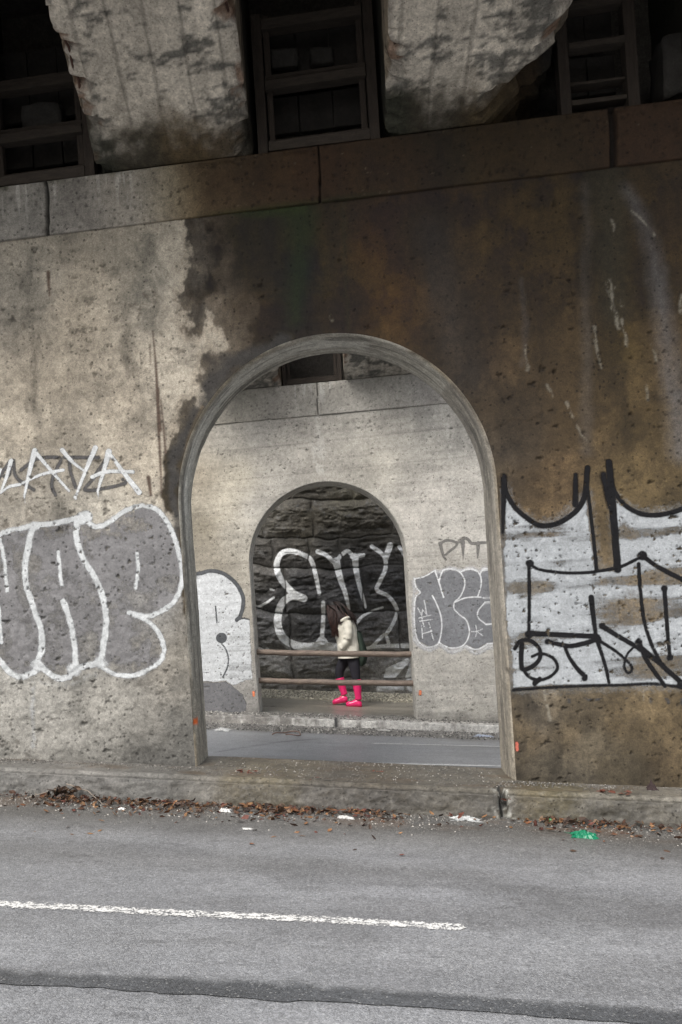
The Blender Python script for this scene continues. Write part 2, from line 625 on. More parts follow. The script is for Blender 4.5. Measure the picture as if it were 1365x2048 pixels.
    # grey patchy streaks on the pale part
    for pts, w, a in (([(290, 450), (292, 560), (300, 640)], 46, .62), ([(70, 500), (75, 600), (70, 660)], 40, .5), ([(20, 560), (10, 700)], 60, .4), ([(275, 420), (285, 480)], 60, .45), ([(100, 500), (98, 620)], 14, .5)):
        s_ = stroke(np.zeros(len(U)), wx, wy, pts, w, 16, 1)
        s_ *= sst(.38, .6, fbm(U * 8, Z * 6, 51, 5, .6)) * a
        c = lerp(c, (.13, .125, .11), s_)
    # scattered dark freckles / lichens on the pale part
    fr = sst(.64, .72, fbm(U * 14, Z * 14, 61, 5, .6)) * (1 - m) * sst(.45, .62, fbm(U * 1.6, Z * 2.4, 64, 3))
    c = lerp(c, (.13, .115, .095), fr * .7)
    c = c * (1 - (1 - m) * .50 * (sst(.54, .85, fbm(U * 5.5 + .8 * fbm(U * 2, Z * 3, 74, 3), Z * 1.7, 73, 6, .64)) * (1 - .6 * sst(1150, 1350, py)) + .55 * sst(.5, .75, fbm(U * 2, Z * 2, 75, 5, .62))))[:, None]
    pe = fbm(U * 2.6 + .5 * fbm(U * 9, Z * 9, 76, 3), Z * 2.2, 77, 6, .6)
    c = c * (1 + (1 - m) * (1 - sst(1000, 1200, py)) * (.16 * sst(.515, .53, pe) - .13 * (1 - sst(.44, .455, pe))))[:, None]
    c = c * (1 + .10 * (1 - m))[:, None] * (1 + (np.array((1.03, 1.0, .94)) - 1) * ((1 - m) * (1 - sst(950, 1250, py)))[:, None])
    lowg = (1 - m) * sst(1050, 1300, py) * .55
    c = c * (1 - lowg)[:, None] + (c.mean(1)[:, None] * np.array((.97, .95, .88))) * lowg[:, None]
    # faint horizontal pour lines
    c = c * (1 - .12 * sst(.55, .75, fbm(U * .8, Z * 16, 71, 4)))[:, None]
    # long vertical runs on the stained part
    for pts, w, w2, col, a in (
            ([(1175, 370), (1172, 600), (1170, 900)], 16, 26, (.13, .12, .11), .28), ([(1255, 380), (1300, 480), (1325, 620), (1345, 760), (1360, 900)], 18, 46, (.17, .17, .18), .5),
            ([(600, 420), (600, 520), (590, 640)], 50, 18, (.022, .040, .010), .62), ([(470, 420), (520, 425), (600, 415)], 18, 22, (.03, .05, .012), .6), ([(690, 400), (688, 560), (700, 660)], 9, 5, (.03, .028, .02), .6),
            ([(1215, 350), (1225, 470), (1230, 620)], 70, 50, (.045, .042, .026), .55), ([(860, 470), (880, 560), (900, 660), (930, 760)], 90, 60, (.035, .032, .03), .45),
            ([(1040, 560), (1046, 640), (1040, 730)], 12, 10, (.10, .10, .11), .2)):
        s_ = stroke(np.zeros(len(U)), wx * .35 + px * .65, py, pts, w, max(w, w2) * .45, 1, w2=w2) * (.45 + .8 * fbm(U * 16, Z * 1.4, 81, 4)) * a
        c = lerp(c, col, np.clip(s_, 0, 1))
    # lime runs
    lime = np.zeros(len(U))
    for pts, w, w2 in (([(1218, 560), (1224, 600), (1232, 640), (1238, 655)], 11, 7), ([(1232, 575), (1246, 612)], 6, 4), ([(1243, 640), (1250, 668), (1254, 705)], 6, 4), ([(1188, 655), (1192, 700), (1200, 735)], 8, 3),
                       ([(1262, 420), (1295, 450), (1310, 470)], 5, 4), ([(1225, 440), (1228, 470)], 5, 3), ([(1130, 805), (1152, 850), (1168, 880)], 6, 4), ([(1090, 770), (1096, 800)], 5, 3), ([(1290, 770), (1292, 800)], 4, 3),
                       ([(1305, 690), (1312, 720)], 5, 4), ([(1362, 590), (1364, 625)], 6, 6), ([(1044, 690), (1050, 740)], 4, 3), ([(1285, 1370), (1290, 1400)], 5, 3), ([(1096, 1412), (1101, 1440)], 6, 5), ([(1085, 1350), (1092, 1400)], 4, 3), ([(665, 632), (668, 640)], 7, 5)):
        lime = stroke(lime, wx * .4 + px * .6, py, pts, w, 3, .9, w2=w2)
    lime *= sst(.36, .6, fbm(U * 30, Z * 16, 91, 5, .65))
    c = lerp(c, (.34, .32, .26), lime * .62)
    # rust runs on the pale part
    rust = np.zeros(len(U))
    for pts, w, w2 in (([(306, 662), (313, 740), (316, 800), (320, 860)], 3, 9), ([(316, 780), (318, 860), (321, 930), (323, 985)], 8, 3), ([(322, 800), (328, 860), (331, 905)], 3, 5), ([(97, 545), (99, 590)], 8, 4), ([(300, 690), (302, 730)], 3, 2), ([(297, 955), (300, 975), (302, 990)], 9, 6)):
        rust = stroke(rust, px, py, pts, w, 2.2, .95, w2=w2)
    c = lerp(c, (.085, .055, .04), rust)
    # cracks
    cr = np.zeros(len(U))
    jx, jy = px + 9 * (fbm(U * 20, Z * 20, 101, 3) - .5) * 2, py + 9 * (fbm(U * 20, Z * 20, 104, 3) - .5) * 2
    for pts in ([(-40, 1015), (60, 1010), (150, 1006), (230, 1000), (300, 992)], [(296, 690), (284, 720), (282, 760)], [(262, 800), (256, 830)], [(240, 1010), (222, 1090), (200, 1130)], [(300, 510), (330, 540), (345, 580)],
                [(330, 500), (390, 505), (430, 520)], [(860, 500), (930, 500), (990, 450)], [(900, 520), (960, 560), (1040, 600), (1060, 660)], [(1010, 450), (1040, 520), (1100, 600)], [(700, 430), (690, 520), (700, 600), (695, 660)],
                [(1120, 790), (1150, 850), (1180, 900)], [(1030, 1000), (1060, 1100)], [(1130, 980), (1128, 1100), (1135, 1250)]):
        cr = stroke(cr, jx, jy, pts, 1.6, 1.6, .8)
    cell = np.abs(fbm(U * 9, Z * 9, 111, 4) - .5)
    cr = np.maximum(cr, (1 - sst(.004, .012, cell)) * .6 * sst(.5, .62, fbm(U * 1.4, Z * 1.4, 115, 3)) * (1 - .5 * m))
    c = c * (1 - .62 * cr)[:, None]
    # grime at the foot of the wall
    foot = 1 - sst(-.05, .30, Z - (-1.178 + G * U) + .22 * (fbm(U * 3, Z * 3, 121, 4) - .5))
    c = c * (1 - .42 * foot)[:, None]
    jam = stroke(np.zeros(len(U)), wx, wy, [(360, 1380), (350, 1440), (370, 1530)], 70, 30, .6)
    c = lerp(c, (.09, .088, .08), jam * sst(.3, .6, fbm(U * 8, Z * 8, 131, 4)))
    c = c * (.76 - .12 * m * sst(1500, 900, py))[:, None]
    return np.clip(c, .006, .8), m, cr


pig, stain, crack = wall1_pigment(U, Z, px_c, py_c)
disp = .010 * (fbm(U * 1.2, Z * 1.2, 201, 4) - .5) * 2 + .006 * (fbm(U * 14, Z * 14, 203, 4) - .5)
low = 1 - sst(1300, 1560, 2860 - py_c)            # rough honeycombed foot on the left
rough_l = sst(960, 1420, py_c) * (1 - sst(330, 420, px_c))
disp += rough_l * .030 * (np.clip(fbm(U * 11, Z * 11, 207, 5, .6) - .5, -.3, .15))
disp += .004 * sst(.48, .56, fbm(U * 4, Z * 4, 209, 5)) + crack * .004
pits = []
for _ in range(5600):
    u, z = RNG.uniform(-2.75, 2.6), RNG.uniform(-1.5, 2.65)
    qx, qy = pix(u, D1 - K * u, z)
    left = qx < 500
    dens = (.16 if qy < 860 else .35 if qy < 1040 else .75 if qy < 1340 else 1.0) if left else (.10 if qy < 650 else .3 if qy < 950 else .8)
    dens *= .06 + 2.3 * float(fbm(np.array([u * 3.2]), np.array([z * 3.2]), 5, 3)[0] * 1.25) ** 3.2 * 2.0
    if RNG.random() > dens:
        continue
    r = float(np.clip(RNG.lognormal(-4.85, .45), .0055, .028))
    e = RNG.uniform(.7, 1.5)
    pits.append((u, z, r * e, r / e, min(.5 * r + .003, .014), RNG.uniform(.55, 1)))
pit = np.zeros(len(U))
disp, pit = add_pits(U, Z, disp, pit, us, zs, None, pits)
edge = 1 - sst(0, .05, np.abs(np.sqrt(((U - A1.uc) / A1.a) ** 2 + (np.maximum(Z - A1.zs, 0) / A1.b) ** 2) - 1))
disp *= 1 - edge
V = np.stack([U, D1 - K * U + disp, Z], -1)
pit = np.maximum(pit, 0)
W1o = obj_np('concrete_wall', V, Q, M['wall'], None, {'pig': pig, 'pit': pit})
tag(W1o, 'large stained concrete wall with tall arched opening beside the near road', 'wall')
W1 = dict(V=V, Q=Q, pit=pit, root=W1o)
N = len(U)


def S_(pts, ox, oy, sc):
    return [(ox + x / sc, oy + y / sc) for x, y in pts]


# ---- paint on the near wall, left of the arch
fray = 6 * (fbm(U * 30, Z * 30, 301, 3) - .5)
fill = [(-80, 1080), (0, 1068), (60, 1054), (114, 1046), (168, 1035), (191, 1052), (246, 1025), (290, 1010), (323, 1028), (344, 1060), (356, 1095), (365, 1140), (362, 1178), (345, 1207), (318, 1226), (275, 1228),
        (295, 1242), (319, 1265), (329, 1296), (322, 1320), (301, 1338), (268, 1350), (232, 1347), (203, 1328), (172, 1334), (150, 1340), (120, 1354), (92, 1345), (77, 1330), (60, 1347), (30, 1350), (0, 1325), (-80, 1300)]
a = 1 - sst(-5, 5, polysd(px, py, fill) + fray)
a *= .40 + .6 * sst(.3, .6, fbm(U * 5, Z * 5, 305, 6, .62))
shade = (.8 + .4 * fbm(U * 3, Z * 3, 309, 4))[:, None]
film('graffiti', 'grey spray paint filling the bubble letters', W1, a * (1 - .5 * rough_l * sst(.5, .6, fbm(U * 13, Z * 13, 311, 4))), np.tile((.150, .148, .150), (N, 1)) * shade, M['paint'], 1)
a = np.zeros(N)
o_ = (0, 860, 3.25)
for pts, w in (
        ([(-250, 740), (0, 675), (110, 645), (220, 620), (370, 605), (470, 580), (550, 558)], 34), ([(545, 575), (620, 628), (700, 603), (800, 535), (900, 498), (980, 498), (1050, 545), (1110, 640), (1150, 750), (1183, 900), (1178, 1020), (1130, 1118), (1040, 1183), (960, 1210), (845, 1188)], 33),
        ([(850, 1190), (950, 1235), (1030, 1310), (1065, 1410), (1050, 1490), (980, 1550), (870, 1595), (760, 1590), (670, 1545)], 30),
        ([(500, 600), (500, 700), (540, 830), (620, 960), (675, 1100), (693, 1250), (680, 1380), (655, 1510)], 40), ([(215, 620), (190, 730), (165, 900), (180, 1030), (230, 1180), (272, 1310), (272, 1430), (240, 1520)], 40),
        ([(-100, 1400), (0, 1500), (60, 1570), (140, 1605), (220, 1570), (250, 1515), (300, 1565), (380, 1612), (450, 1600), (490, 1550), (560, 1535), (660, 1510)], 40),
        ([(380, 795), (390, 900), (405, 1005)], 26), ([(415, 1115), (460, 1250), (488, 1400), (495, 1530)], 38), ([(890, 800), (898, 900), (885, 1025)], 24), ([(0, 710), (30, 850), (50, 1045)], 26), ([(-5, 1150), (10, 1380)], 26)):
    a = stroke(a, px + fray * .55, py + fray * .55, S_(pts, *o_), w / 3.25, 3.4, 1)
a = stroke(a, px, py, [(165, 1036), (172, 1034)], 26, 4, 1)
a = stroke(a, px, py, [(66, 1052), (72, 1052)], 17, 4, 1)
for p_ in ((75, 1330), (148, 1338), (203, 1325)):
    a = stroke(a, px, py, [(p_[0] - 3, p_[1]), (p_[0] + 3, p_[1] + 3)], 22, 8, .8)
a = stroke(a, px, py, [(67, 1375), (66, 1430), (67, 1492)], 10, 7, .45)
a = stroke(a, px, py, [(20, 1360), (140, 1368), (190, 1350), (290, 1352)], 14, 16, .3)
film('graffiti', 'thick white outlines of tall rounded bubble letters', W1, a * (.50 + .85 * fbm(U * 12, Z * 12, 321, 5, .65)), (.40, .415, .42), M['paint'], 2)
a = np.zeros(N)
for pts in ([(0, 310), (40, 240), (75, 205), (60, 290), (30, 300)], [(90, 200), (100, 290), (150, 345), (222, 390)], [(140, 262), (240, 188), (390, 182), (375, 240), (345, 310), (340, 370), (362, 422)], [(420, 178), (640, 178)], [(450, 182), (460, 270), (492, 372)], [(690, 185), (610, 310), (555, 390), (700, 375), (815, 345), (800, 322)]):
    a = stroke(a, px, py, S_(pts, *o_), 26 / 3.25, 2.6, .8)
film('graffiti', 'faded dark grey tag under the white capital letters', W1, a, (.075, .073, .073), M['paint'], 1)
a = np.zeros(N)
for pts, w, w2 in (([(75, 200), (40, 320), (5, 410)], 28, 14), ([(5, 410), (60, 370), (130, 355)], 14, 22), ([(-20, 330), (5, 258)], 16, 22), ([(228, 135), (195, 270), (160, 430)], 36, 15), ([(228, 138), (330, 260), (450, 395)], 26, 16), ([(150, 345), (270, 290), (410, 260)], 16, 22),
                   ([(405, 130), (470, 205), (550, 268)], 30, 14), ([(620, 115), (560, 260), (490, 440)], 34, 15), ([(708, 140), (675, 265), (635, 400)], 38, 14), ([(708, 145), (800, 270), (905, 405)], 20, 36), ([(600, 305), (700, 270), (865, 272)], 24, 24), ([(160, 425), (165, 475)], 12, 4), ([(637, 390), (640, 445)], 16, 5), ([(490, 438), (495, 448)], 22, 12), ([(612, 310), (616, 335)], 8, 3)):
    a = stroke(a, px, py, S_(pts, *o_), w / 3.25, 2.2, 1, w2=w2 / 3.25)
film('graffiti', 'white spray tag reading LAYA', W1, a, (.48, .495, .50), M['paint'], 3)

# ---- paint on the near wall, right of the arch
o_ = (915, 900, 3.033)
fill = S_([(285, 230), (300, 290), (340, 360), (480, 462), (600, 440), (720, 350), (785, 270), (800, 420), (838, 735), (985, 730), (960, 420), (955, 280), (1000, 330), (1120, 395), (1365, 365), (1700, 330), (1700, 1440), (1365, 1432), (1000, 1424), (760, 1430), (335, 1448), (330, 1250), (300, 1100), (285, 700)], *o_)
sd = polysd(px, py, fill)
a = 1 - sst(-7, 4, sd + fray)
roll = fbm(U * 1.5, Z * 13, 331, 4)
a *= .21 + .74 * sst(.30, .60, roll) + 1.1 * (fbm(U * 4, Z * 4, 333, 5, .6) - .45)
a *= 1 - .75 * stroke(np.zeros(N), px, py, S_([(1010, 470), (1060, 520)], *o_), 24, 10, 1)
a *= 1 - .45 * stroke(np.zeros(N), px, py, S_([(850, 960), (950, 990), (1070, 930)], *o_), 60, 22, 1)
a *= 1 - .6 * stroke(np.zeros(N), px, py, S_([(1180, 780), (1260, 790)], *o_), 26, 12, 1)
mist = (1 - sst(0, 34, sd)) * .30 * sst(905, 990, py)
film('graffiti', 'large white painted field streaked in horizontal bands', W1, np.maximum(a, mist * (px > 1000)), np.tile((.26, .276, .288), (N, 1)) * (.62 + .42 * sst(.25, .6, roll))[:, None], M['paint'], 1)
a = np.zeros(N)
for pts, w, w2, sf in (
        ([(283, 160), (300, 260), (360, 360), (480, 450), (560, 457), (640, 430), (730, 360), (775, 270), (790, 110)], 24, 36, 2), ([(283, 160), (280, 330), (275, 500)], 38, 16, 4), ([(718, 150), (716, 330)], 28, 36, 4), ([(790, 230), (803, 330), (825, 520), (845, 735)], 20, 22, 2),
        ([(920, 75), (940, 300), (960, 550), (972, 725)], 44, 42, 3), ([(885, 150), (925, 340)], 38, 30, 6), ([(935, 190), (970, 275), (1040, 350), (1130, 390), (1230, 393), (1365, 357), (1600, 250)], 24, 34, 2), ([(440, 690), (500, 725), (650, 745), (800, 742), (930, 722), (1010, 700), (1120, 645)], 18, 20, 2),
        ([(1120, 640), (1220, 710), (1365, 785), (1500, 850)], 26, 28, 2), ([(435, 690), (437, 900), (435, 1130)], 22, 20, 2), ([(436, 1112), (560, 1118), (830, 1130)], 30, 30, 2), ([(812, 895), (825, 1000), (842, 1150)], 34, 22, 2), ([(548, 1160), (600, 1175), (680, 1188), (760, 1175), (860, 1145)], 26, 30, 2),
        ([(650, 1190), (680, 1260), (730, 1330), (775, 1372)], 18, 30, 2), ([(845, 1150), (870, 1220), (900, 1320), (920, 1410)], 24, 18, 2), ([(850, 1150), (960, 1220), (1040, 1290), (1060, 1330), (1035, 1352), (1012, 1310), (1030, 1240), (1075, 1190)], 20, 13, 2), ([(875, 1065), (960, 1120), (1080, 1190), (1180, 1260), (1240, 1298)], 30, 26, 2),
        ([(1100, 1155), (1140, 1260), (1200, 1350), (1260, 1430)], 28, 24, 2), ([(1100, 1180), (1240, 1305), (1365, 1415), (1450, 1480)], 22, 34, 2), ([(1100, 690), (1110, 850), (1130, 1020), (1170, 1160), (1228, 1285)], 22, 22, 2), ([(1256, 838), (1270, 1050), (1290, 1255)], 26, 22, 2),
        ([(350, 1205), (380, 1160), (440, 1155), (498, 1205), (498, 1270), (450, 1315), (398, 1330), (388, 1270), (392, 1180)], 22, 30, 2), ([(455, 1252), (510, 1235), (580, 1262), (608, 1320), (570, 1370), (500, 1395), (440, 1378), (398, 1330)], 18, 20, 2), ([(500, 1390), (470, 1415)], 30, 30, 2),
        ([(340, 1455), (560, 1440), (760, 1430), (1000, 1425), (1200, 1418), (1365, 1440), (1500, 1450)], 16, 16, 4)):
    a = stroke(a, px, py, S_(pts, *o_), w / 3.033, sf, 1, w2=w2 / 3.033)
for x, y, r in ((440, 688, 44), (1122, 640, 54), (436, 1118, 46), (842, 1140, 48), (1100, 1165, 40), (772, 1385, 32), (1256, 840, 36), (1290, 1258, 34), (1360, 1425, 50), (548, 1162, 32), (880, 1068, 36)):
    a = stroke(a, px, py, S_([(x - 2, y), (x + 2, y)], *o_), r / 3.033, 3, 1)
a = stroke(a, px, py, S_([(842, 730), (838, 800)], *o_), 4, 1.5, .8, w2=1)
film('graffiti', 'bold black spray outlines and letters BTM over white paint', W1, a * (.85 + .3 * fbm(U * 14, Z * 14, 341, 3)), (.0045, .0045, .0055), M['paint'], 2)
a = np.zeros(N)
for pts in ([(670, 1480), (680, 1530)], [(740, 1462), (790, 1510), (860, 1508), (882, 1480)], [(980, 1462), (1030, 1500), (1062, 1470)], [(1170, 1460), (1175, 1530)], [(1240, 1450), (1283, 1532)], [(1358, 1470), (1365, 1540)]):
    a = stroke(a, px, py, S_(pts, *o_), 7, 3, .55)
film('graffiti', 'faded grey letter ends below the black base line', W1, a, (.06, .062, .066), M['paint'], 1)
for nm, x, y, w, h, c in (('paint_mark', 1034, 1493, 7, 11, (.36, .10, .07)),):
    a = stroke(np.zeros(N), px + fray, py + fray, [(x, y - h / 2), (x, y + h / 2)], w, 2, 1)
    film(nm, 'small orange paint dab low on the wall by the arch', W1, a, c, M['paint'], 2)


# ---- the reveal of the arch
def reveal(arch, D, t, prof, parent, name, mat, colf, step=.02, bottom=-1.75):
    P = arch.pts[(arch.pts[:, 1] > bottom)]
    # even spacing along the curve
    seg = np.r_[0, np.cumsum(np.hypot(*np.diff(P, axis=0).T))]
    sN = np.arange(0, seg[-1], step)
    C = np.stack([np.interp(sN, seg, P[:, 0]), np.interp(sN, seg, P[:, 1])], -1)
    T = np.gradient(C, axis=0)
    T /= np.linalg.norm(T, axis=1)[:, None]
    Nn = np.stack([T[:, 1], -T[:, 0]], -1)               # points into the opening
    pr = np.array(prof)
    vv = np.linspace(0, 1, 40)
    lens = np.r_[0, np.cumsum(np.hypot(*np.diff(pr, axis=0).T))]
    ins = np.interp(vv * lens[-1], lens, pr[:, 0])
    dep = np.interp(vv * lens[-1], lens, pr[:, 1])
    n, m = len(C), len(vv)
    SS, VV = np.meshgrid(sN, vv, indexing='ij')
    nz = (fbm(SS * 1.2, VV * 22, 401, 4) - .5) * .012 + (fbm(SS * 9, VV * 9, 403, 4) - .5) * .006
    nz *= sst(0, .06, VV)
    chipm = sst(.56, .70, fbm(SS * 6, VV * 3, 405, 5, .6)) * (1 - sst(.05, .30, VV)) * sst(0, .03, VV)
    I = ins[None, :] + nz - .016 * chipm
    X = C[:, None, 0] + Nn[:, None, 0] * I
    ZZ = C[:, None, 1] + Nn[:, None, 1] * I
    Y = D - K * X + dep[None, :] + np.zeros((n, m))
    Vv = np.stack([X, Y, ZZ], -1).reshape(-1, 3)
    idx = np.arange(n * m).reshape(n, m)
    Qq = np.stack([idx[:-1, :-1], idx[1:, :-1], idx[1:, 1:], idx[:-1, 1:]], -1).reshape(-1, 4)
    c = colf(SS.ravel(), VV.ravel(), X.ravel(), ZZ.ravel())
    return obj_np(name, Vv, Qq, mat, parent, {'pig': c, 'pit': np.zeros(n * m)})


T1 = .45


def rev1(s, v, x, z):
    st = fbm(s * .7, v * 16, 411, 5, .6)
    c = np.tile((.30, .285, .245), (len(s), 1)) * (.55 + .9 * st)[:, None]
    c = lerp(c, (.20, .16, .10), (1 - sst(.0, .13, v)) * .7 * sst(.3, .6, fbm(s * 2, v * 3, 413, 4)))
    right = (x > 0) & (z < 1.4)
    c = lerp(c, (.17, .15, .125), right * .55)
    c = lerp(c, (.55, .54, .49), sst(.12, .2, v) * (1 - sst(.45, .7, v)) * .55 * (x < .3) * sst(.2, .9, z))  # brighter band: light from the left painted into the reveal's colour
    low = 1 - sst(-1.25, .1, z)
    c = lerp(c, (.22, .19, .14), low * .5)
    c = lerp(c, (.03, .03, .028), (1 - sst(.0, .045, np.abs(v - .30 - .02 * np.sin(s * 2)))) * .5 * sst(.42, .6, fbm(s * 3, v * 2, 417, 4)))
    c = lerp(c, (.07, .065, .055), sst(.55, .68, fbm(s * 1.6, v * 5, 419, 5, .65)) * .6)
    zo = at(391, 1443, D1 + .08)[1]
    om = (1 - sst(.020, .034, np.abs(z - zo + .02 * (fbm(s * 30, v * 20, 421, 3) - .5)))) * sst(.05, .09, v) * (1 - sst(.26, .32, v)) * (x < 0)
    return lerp(c * 1.08, (.62, .13, .03), om * sst(.3, .45, fbm(s * 40, v * 12, 423, 3)))


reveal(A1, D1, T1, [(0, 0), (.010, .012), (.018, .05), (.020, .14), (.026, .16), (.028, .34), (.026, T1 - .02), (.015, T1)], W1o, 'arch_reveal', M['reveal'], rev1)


def backface(arch, D, inset, ztop, parent, name='rear_face', zb=-3.0):
    a2 = Arch(arch.uc, arch.a - inset, arch.zs, arch.b - inset, arch.zb)
    uu = np.concatenate([np.arange(-5.6, -1.4, .4), np.arange(-1.4, 1.4, .05), np.arange(1.4, 5.7, .4)])
    zz = np.concatenate([np.arange(zb, 2.0, .05), np.array([2.2, ztop])])
    u, z, q = grid_uv(uu, zz, a2)
    return obj_np(name, np.stack([u, D - K * u, z], -1), q[:, ::-1], M['core'], parent, {}, False)


backface(A1, D1 + T1, .015, 3.06, W1o)


# ---- capping course above the wall
def cap(D, z0, z1, uw, joints, pigf, parent, proud=.018, depth=.62, step=.0085, mat=None, seed=500):
    uu = axis(-5.6, -uw, uw, 5.6, step)
    nz = int((z1 - z0) / step)
    prof = [(proud * .0 + .02, z0)] + [(-proud, z0 + .004 + (z1 - z0 - .012) * i / nz) for i in range(nz + 1)] + [(-proud + .012, z1), (.1, z1 + .006), (depth, z1 + .004)]
    pr = np.array(prof)
    UU, II = np.meshgrid(uu, np.arange(len(pr)))
    Uu = UU.ravel(); ii = II.ravel()
    y = pr[ii, 0].copy(); z = pr[ii, 1].copy()
    face = (ii > 0) & (ii <= nz + 1)
    d = .006 * (fbm(Uu * 12, z * 12, seed, 4) - .5) + .012 * (fbm(Uu * 2, z * 2, seed + 3, 3) - .5)
    pit = np.zeros(len(Uu))
    jm = np.zeros(len(Uu))
    for j, w in joints:
        g = 1 - sst(w * .6, w, np.abs(Uu - j - .008 * np.sin(z * 9)))
        d += g * .05
        jm = np.maximum(jm, g)
    top = (ii >= nz - 3) * 1.0
    chip = sst(.56, .66, fbm(Uu * 7, z * 1.0, seed + 7, 4)) * sst(z1 - .05, z1, z)
    d += chip * .02
    pl = [(RNG.uniform(-uw, uw), RNG.uniform(z0, z1), *(RNG.uniform(.006, .018, 2)), .008, RNG.uniform(.5, 1)) for _ in range(260)]
    d, pit = add_pits(Uu, z, d, pit, None, None, None, pl)
    y = y + np.where(face, d, 0)
    X = Uu; Yw = D - K * X + y
    qx, qy = pix(X, Yw, z)
    c = pigf(Uu, z, np.clip(qx, -300, 1700), np.clip(qy, 100, 1750))
    c = c * (1 - .75 * jm)[:, None]
    n, m = UU.shape
    idx = np.arange(n * m).reshape(n, m)
    q = np.stack([idx[:-1, :-1], idx[:-1, 1:], idx[1:, 1:], idx[1:, :-1]], -1).reshape(-1, 4)
    return obj_np('capping_course', np.stack([X, Yw, z], -1), q, mat, parent, {'pig': c, 'pit': pit})


def capcol1(U, Z, px, py):
    wx = px + 40 * (fbm(U * 2.5, Z * 2.5, 511, 5) - .5) * 2
    c = shepard(wx, py, [(-100, 420, .17, .16, .14), (60, 400, .17, .162, .145), (140, 400, .15, .14, .125), (240, 390, .19, .175, .15), (300, 370, .21, .195, .165), (360, 370, .25, .235, .2), (400, 365, .17, .155, .13), (440, 360, .055, .044, .034),
                             (520, 350, .045, .035, .026), (640, 340, .05, .037, .028), (800, 320, .045, .036, .027), (900, 300, .04, .036, .024), (1000, 290, .048, .04, .028), (1110, 280, .04, .034, .026), (1300, 260, .055, .042, .034), (1500, 250, .055, .042, .034)])
    c *= (.6 + .8 * fbm(U * 5, Z * 2.4, 515, 5, .6))[:, None]
    # white crusty drips from the top on the left
    dr = sst(.60, .70, fbm(U * 38, Z * 2.2, 521, 3)) * sst(2.78, 3.1, Z + .25 * (fbm(U * 20, Z * 0, 523, 2) - .5)) * (U < -1.2)
    c = lerp(c, (.36, .35, .32), dr * .55)
    sp = sst(.90, .93, fbm(U * 34, Z * 34, 527, 2))
    c = lerp(c, (.3, .3, .28), sp * .35)
    mossy = sst(.5, .65, fbm(U * 6, Z * 6, 529, 4)) * sst(3.02, 3.09, Z) * (U < -1.3)
    c = lerp(c, (.05, .048, .028), mossy)
    c = lerp(c, (.03, .04, .014), (1 - sst(0, .05, Z - 2.69)) * .6 * sst(-.9, -.6, U) * (1 - sst(.2, .6, U)))
    g_ = c.mean(1)[:, None]
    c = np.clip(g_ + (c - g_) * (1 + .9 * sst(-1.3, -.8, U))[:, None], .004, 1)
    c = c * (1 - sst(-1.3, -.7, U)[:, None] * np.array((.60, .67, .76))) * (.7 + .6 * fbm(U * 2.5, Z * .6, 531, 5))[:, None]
    return np.clip(c, .005, .7)


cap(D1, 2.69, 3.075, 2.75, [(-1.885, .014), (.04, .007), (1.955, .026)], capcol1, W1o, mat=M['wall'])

# ================================================================== FAR WALL
A2 = Arch(-.153, 1.078, .54, 1.083)
us2 = axis(-5.6, -1.9, 1.9, 5.6, .0095)
zs2 = axis(-3.0, -1.85, 2.52, 2.52, .0095)
U, Z, Q = grid_uv(us2, zs2, A2)
px, py = pix(U, D2 - K * U, Z)
N = len(U)
print('far wall', N)


def wall2_pigment(U, Z, px, py):
    wx = px + 14 * (fbm(U * 3, Z * 3, 605, 5) - .5) * 2
    wy = py + 14 * (fbm(U * 3 + 40, Z * 3, 606, 5) - .5) * 2
    c = 1.0 * shepard(wx, wy, [
        (400, 960, .25, .22, .17), (410, 1060, .23, .205, .155), (420, 1120, .27, .245, .20), (470, 950, .40, .37, .30), (450, 1000, .42, .39, .32), (480, 1080, .38, .36, .31), (470, 890, .30, .285, .25), (520, 870, .28, .27, .245), (560, 900, .33, .315, .28), (620, 900, .38, .36, .32), (640, 860, .36, .345, .31),
        (690, 850, .30, .29, .26), (690, 900, .32, .305, .27), (780, 860, .34, .325, .29), (760, 920, .41, .39, .34), (850, 900, .40, .385, .345), (880, 830, .34, .33, .30), (920, 880, .24, .235, .215), (940, 960, .40, .385, .35), (860, 1000, .46, .44, .40), (830, 1060, .45, .43, .39), (900, 1050, .46, .445, .41), (945, 1060, .44, .425, .39),
        (900, 1130, .36, .345, .31), (900, 1350, .50, .48, .435), (960, 1380, .48, .46, .415), (880, 1420, .44, .425, .385), (960, 1430, .40, .385, .345), (560, 960, .36, .345, .31), (520, 1020, .38, .365, .33), (450, 1420, .30, .29, .27)])
    c *= (.74 + .52 * fbm(U * 4, Z * 3, 611, 5, .6))[:, None]
    c *= (1 - .13 * sst(.5, .7, fbm(U * .9, Z * 20, 613, 4)))[:, None]           # board marks
    for (x0, y0), (x1, y1) in (((420, 965), (1010, 905)), ((420, 905), (1010, 845)), ((420, 1130), (1010, 1105))):
        dd = np.abs(py - (y0 + (px - x0) * (y1 - y0) / (x1 - x0)) + 1.2 * (fbm(U * 6, Z * 0, 615, 3) - .5))
        c *= (1 - .16 * (1 - sst(.8, 2.2, dd)))[:, None]
    ltl = np.zeros(len(U))
    for pts, w in (([(640, 770), (640, 860), (642, 940)], 9), ([(900, 850), (906, 920), (905, 1000)], 6), ([(632, 880), (648, 940)], 16)):
        ltl = stroke(ltl, wx, py, pts, w, 5, .5)
    c = lerp(c, (.55, .54, .5), ltl * sst(.35, .6, fbm(U * 20, Z * 12, 617, 4)))
    foot = 1 - sst(-.02, .16, Z - (-1.578 + G * U) + .12 * (fbm(U * 4, Z * 4, 619, 4) - .5))
    c *= (1 - .4 * foot)[:, None]
    return np.clip(c, .02, .8)


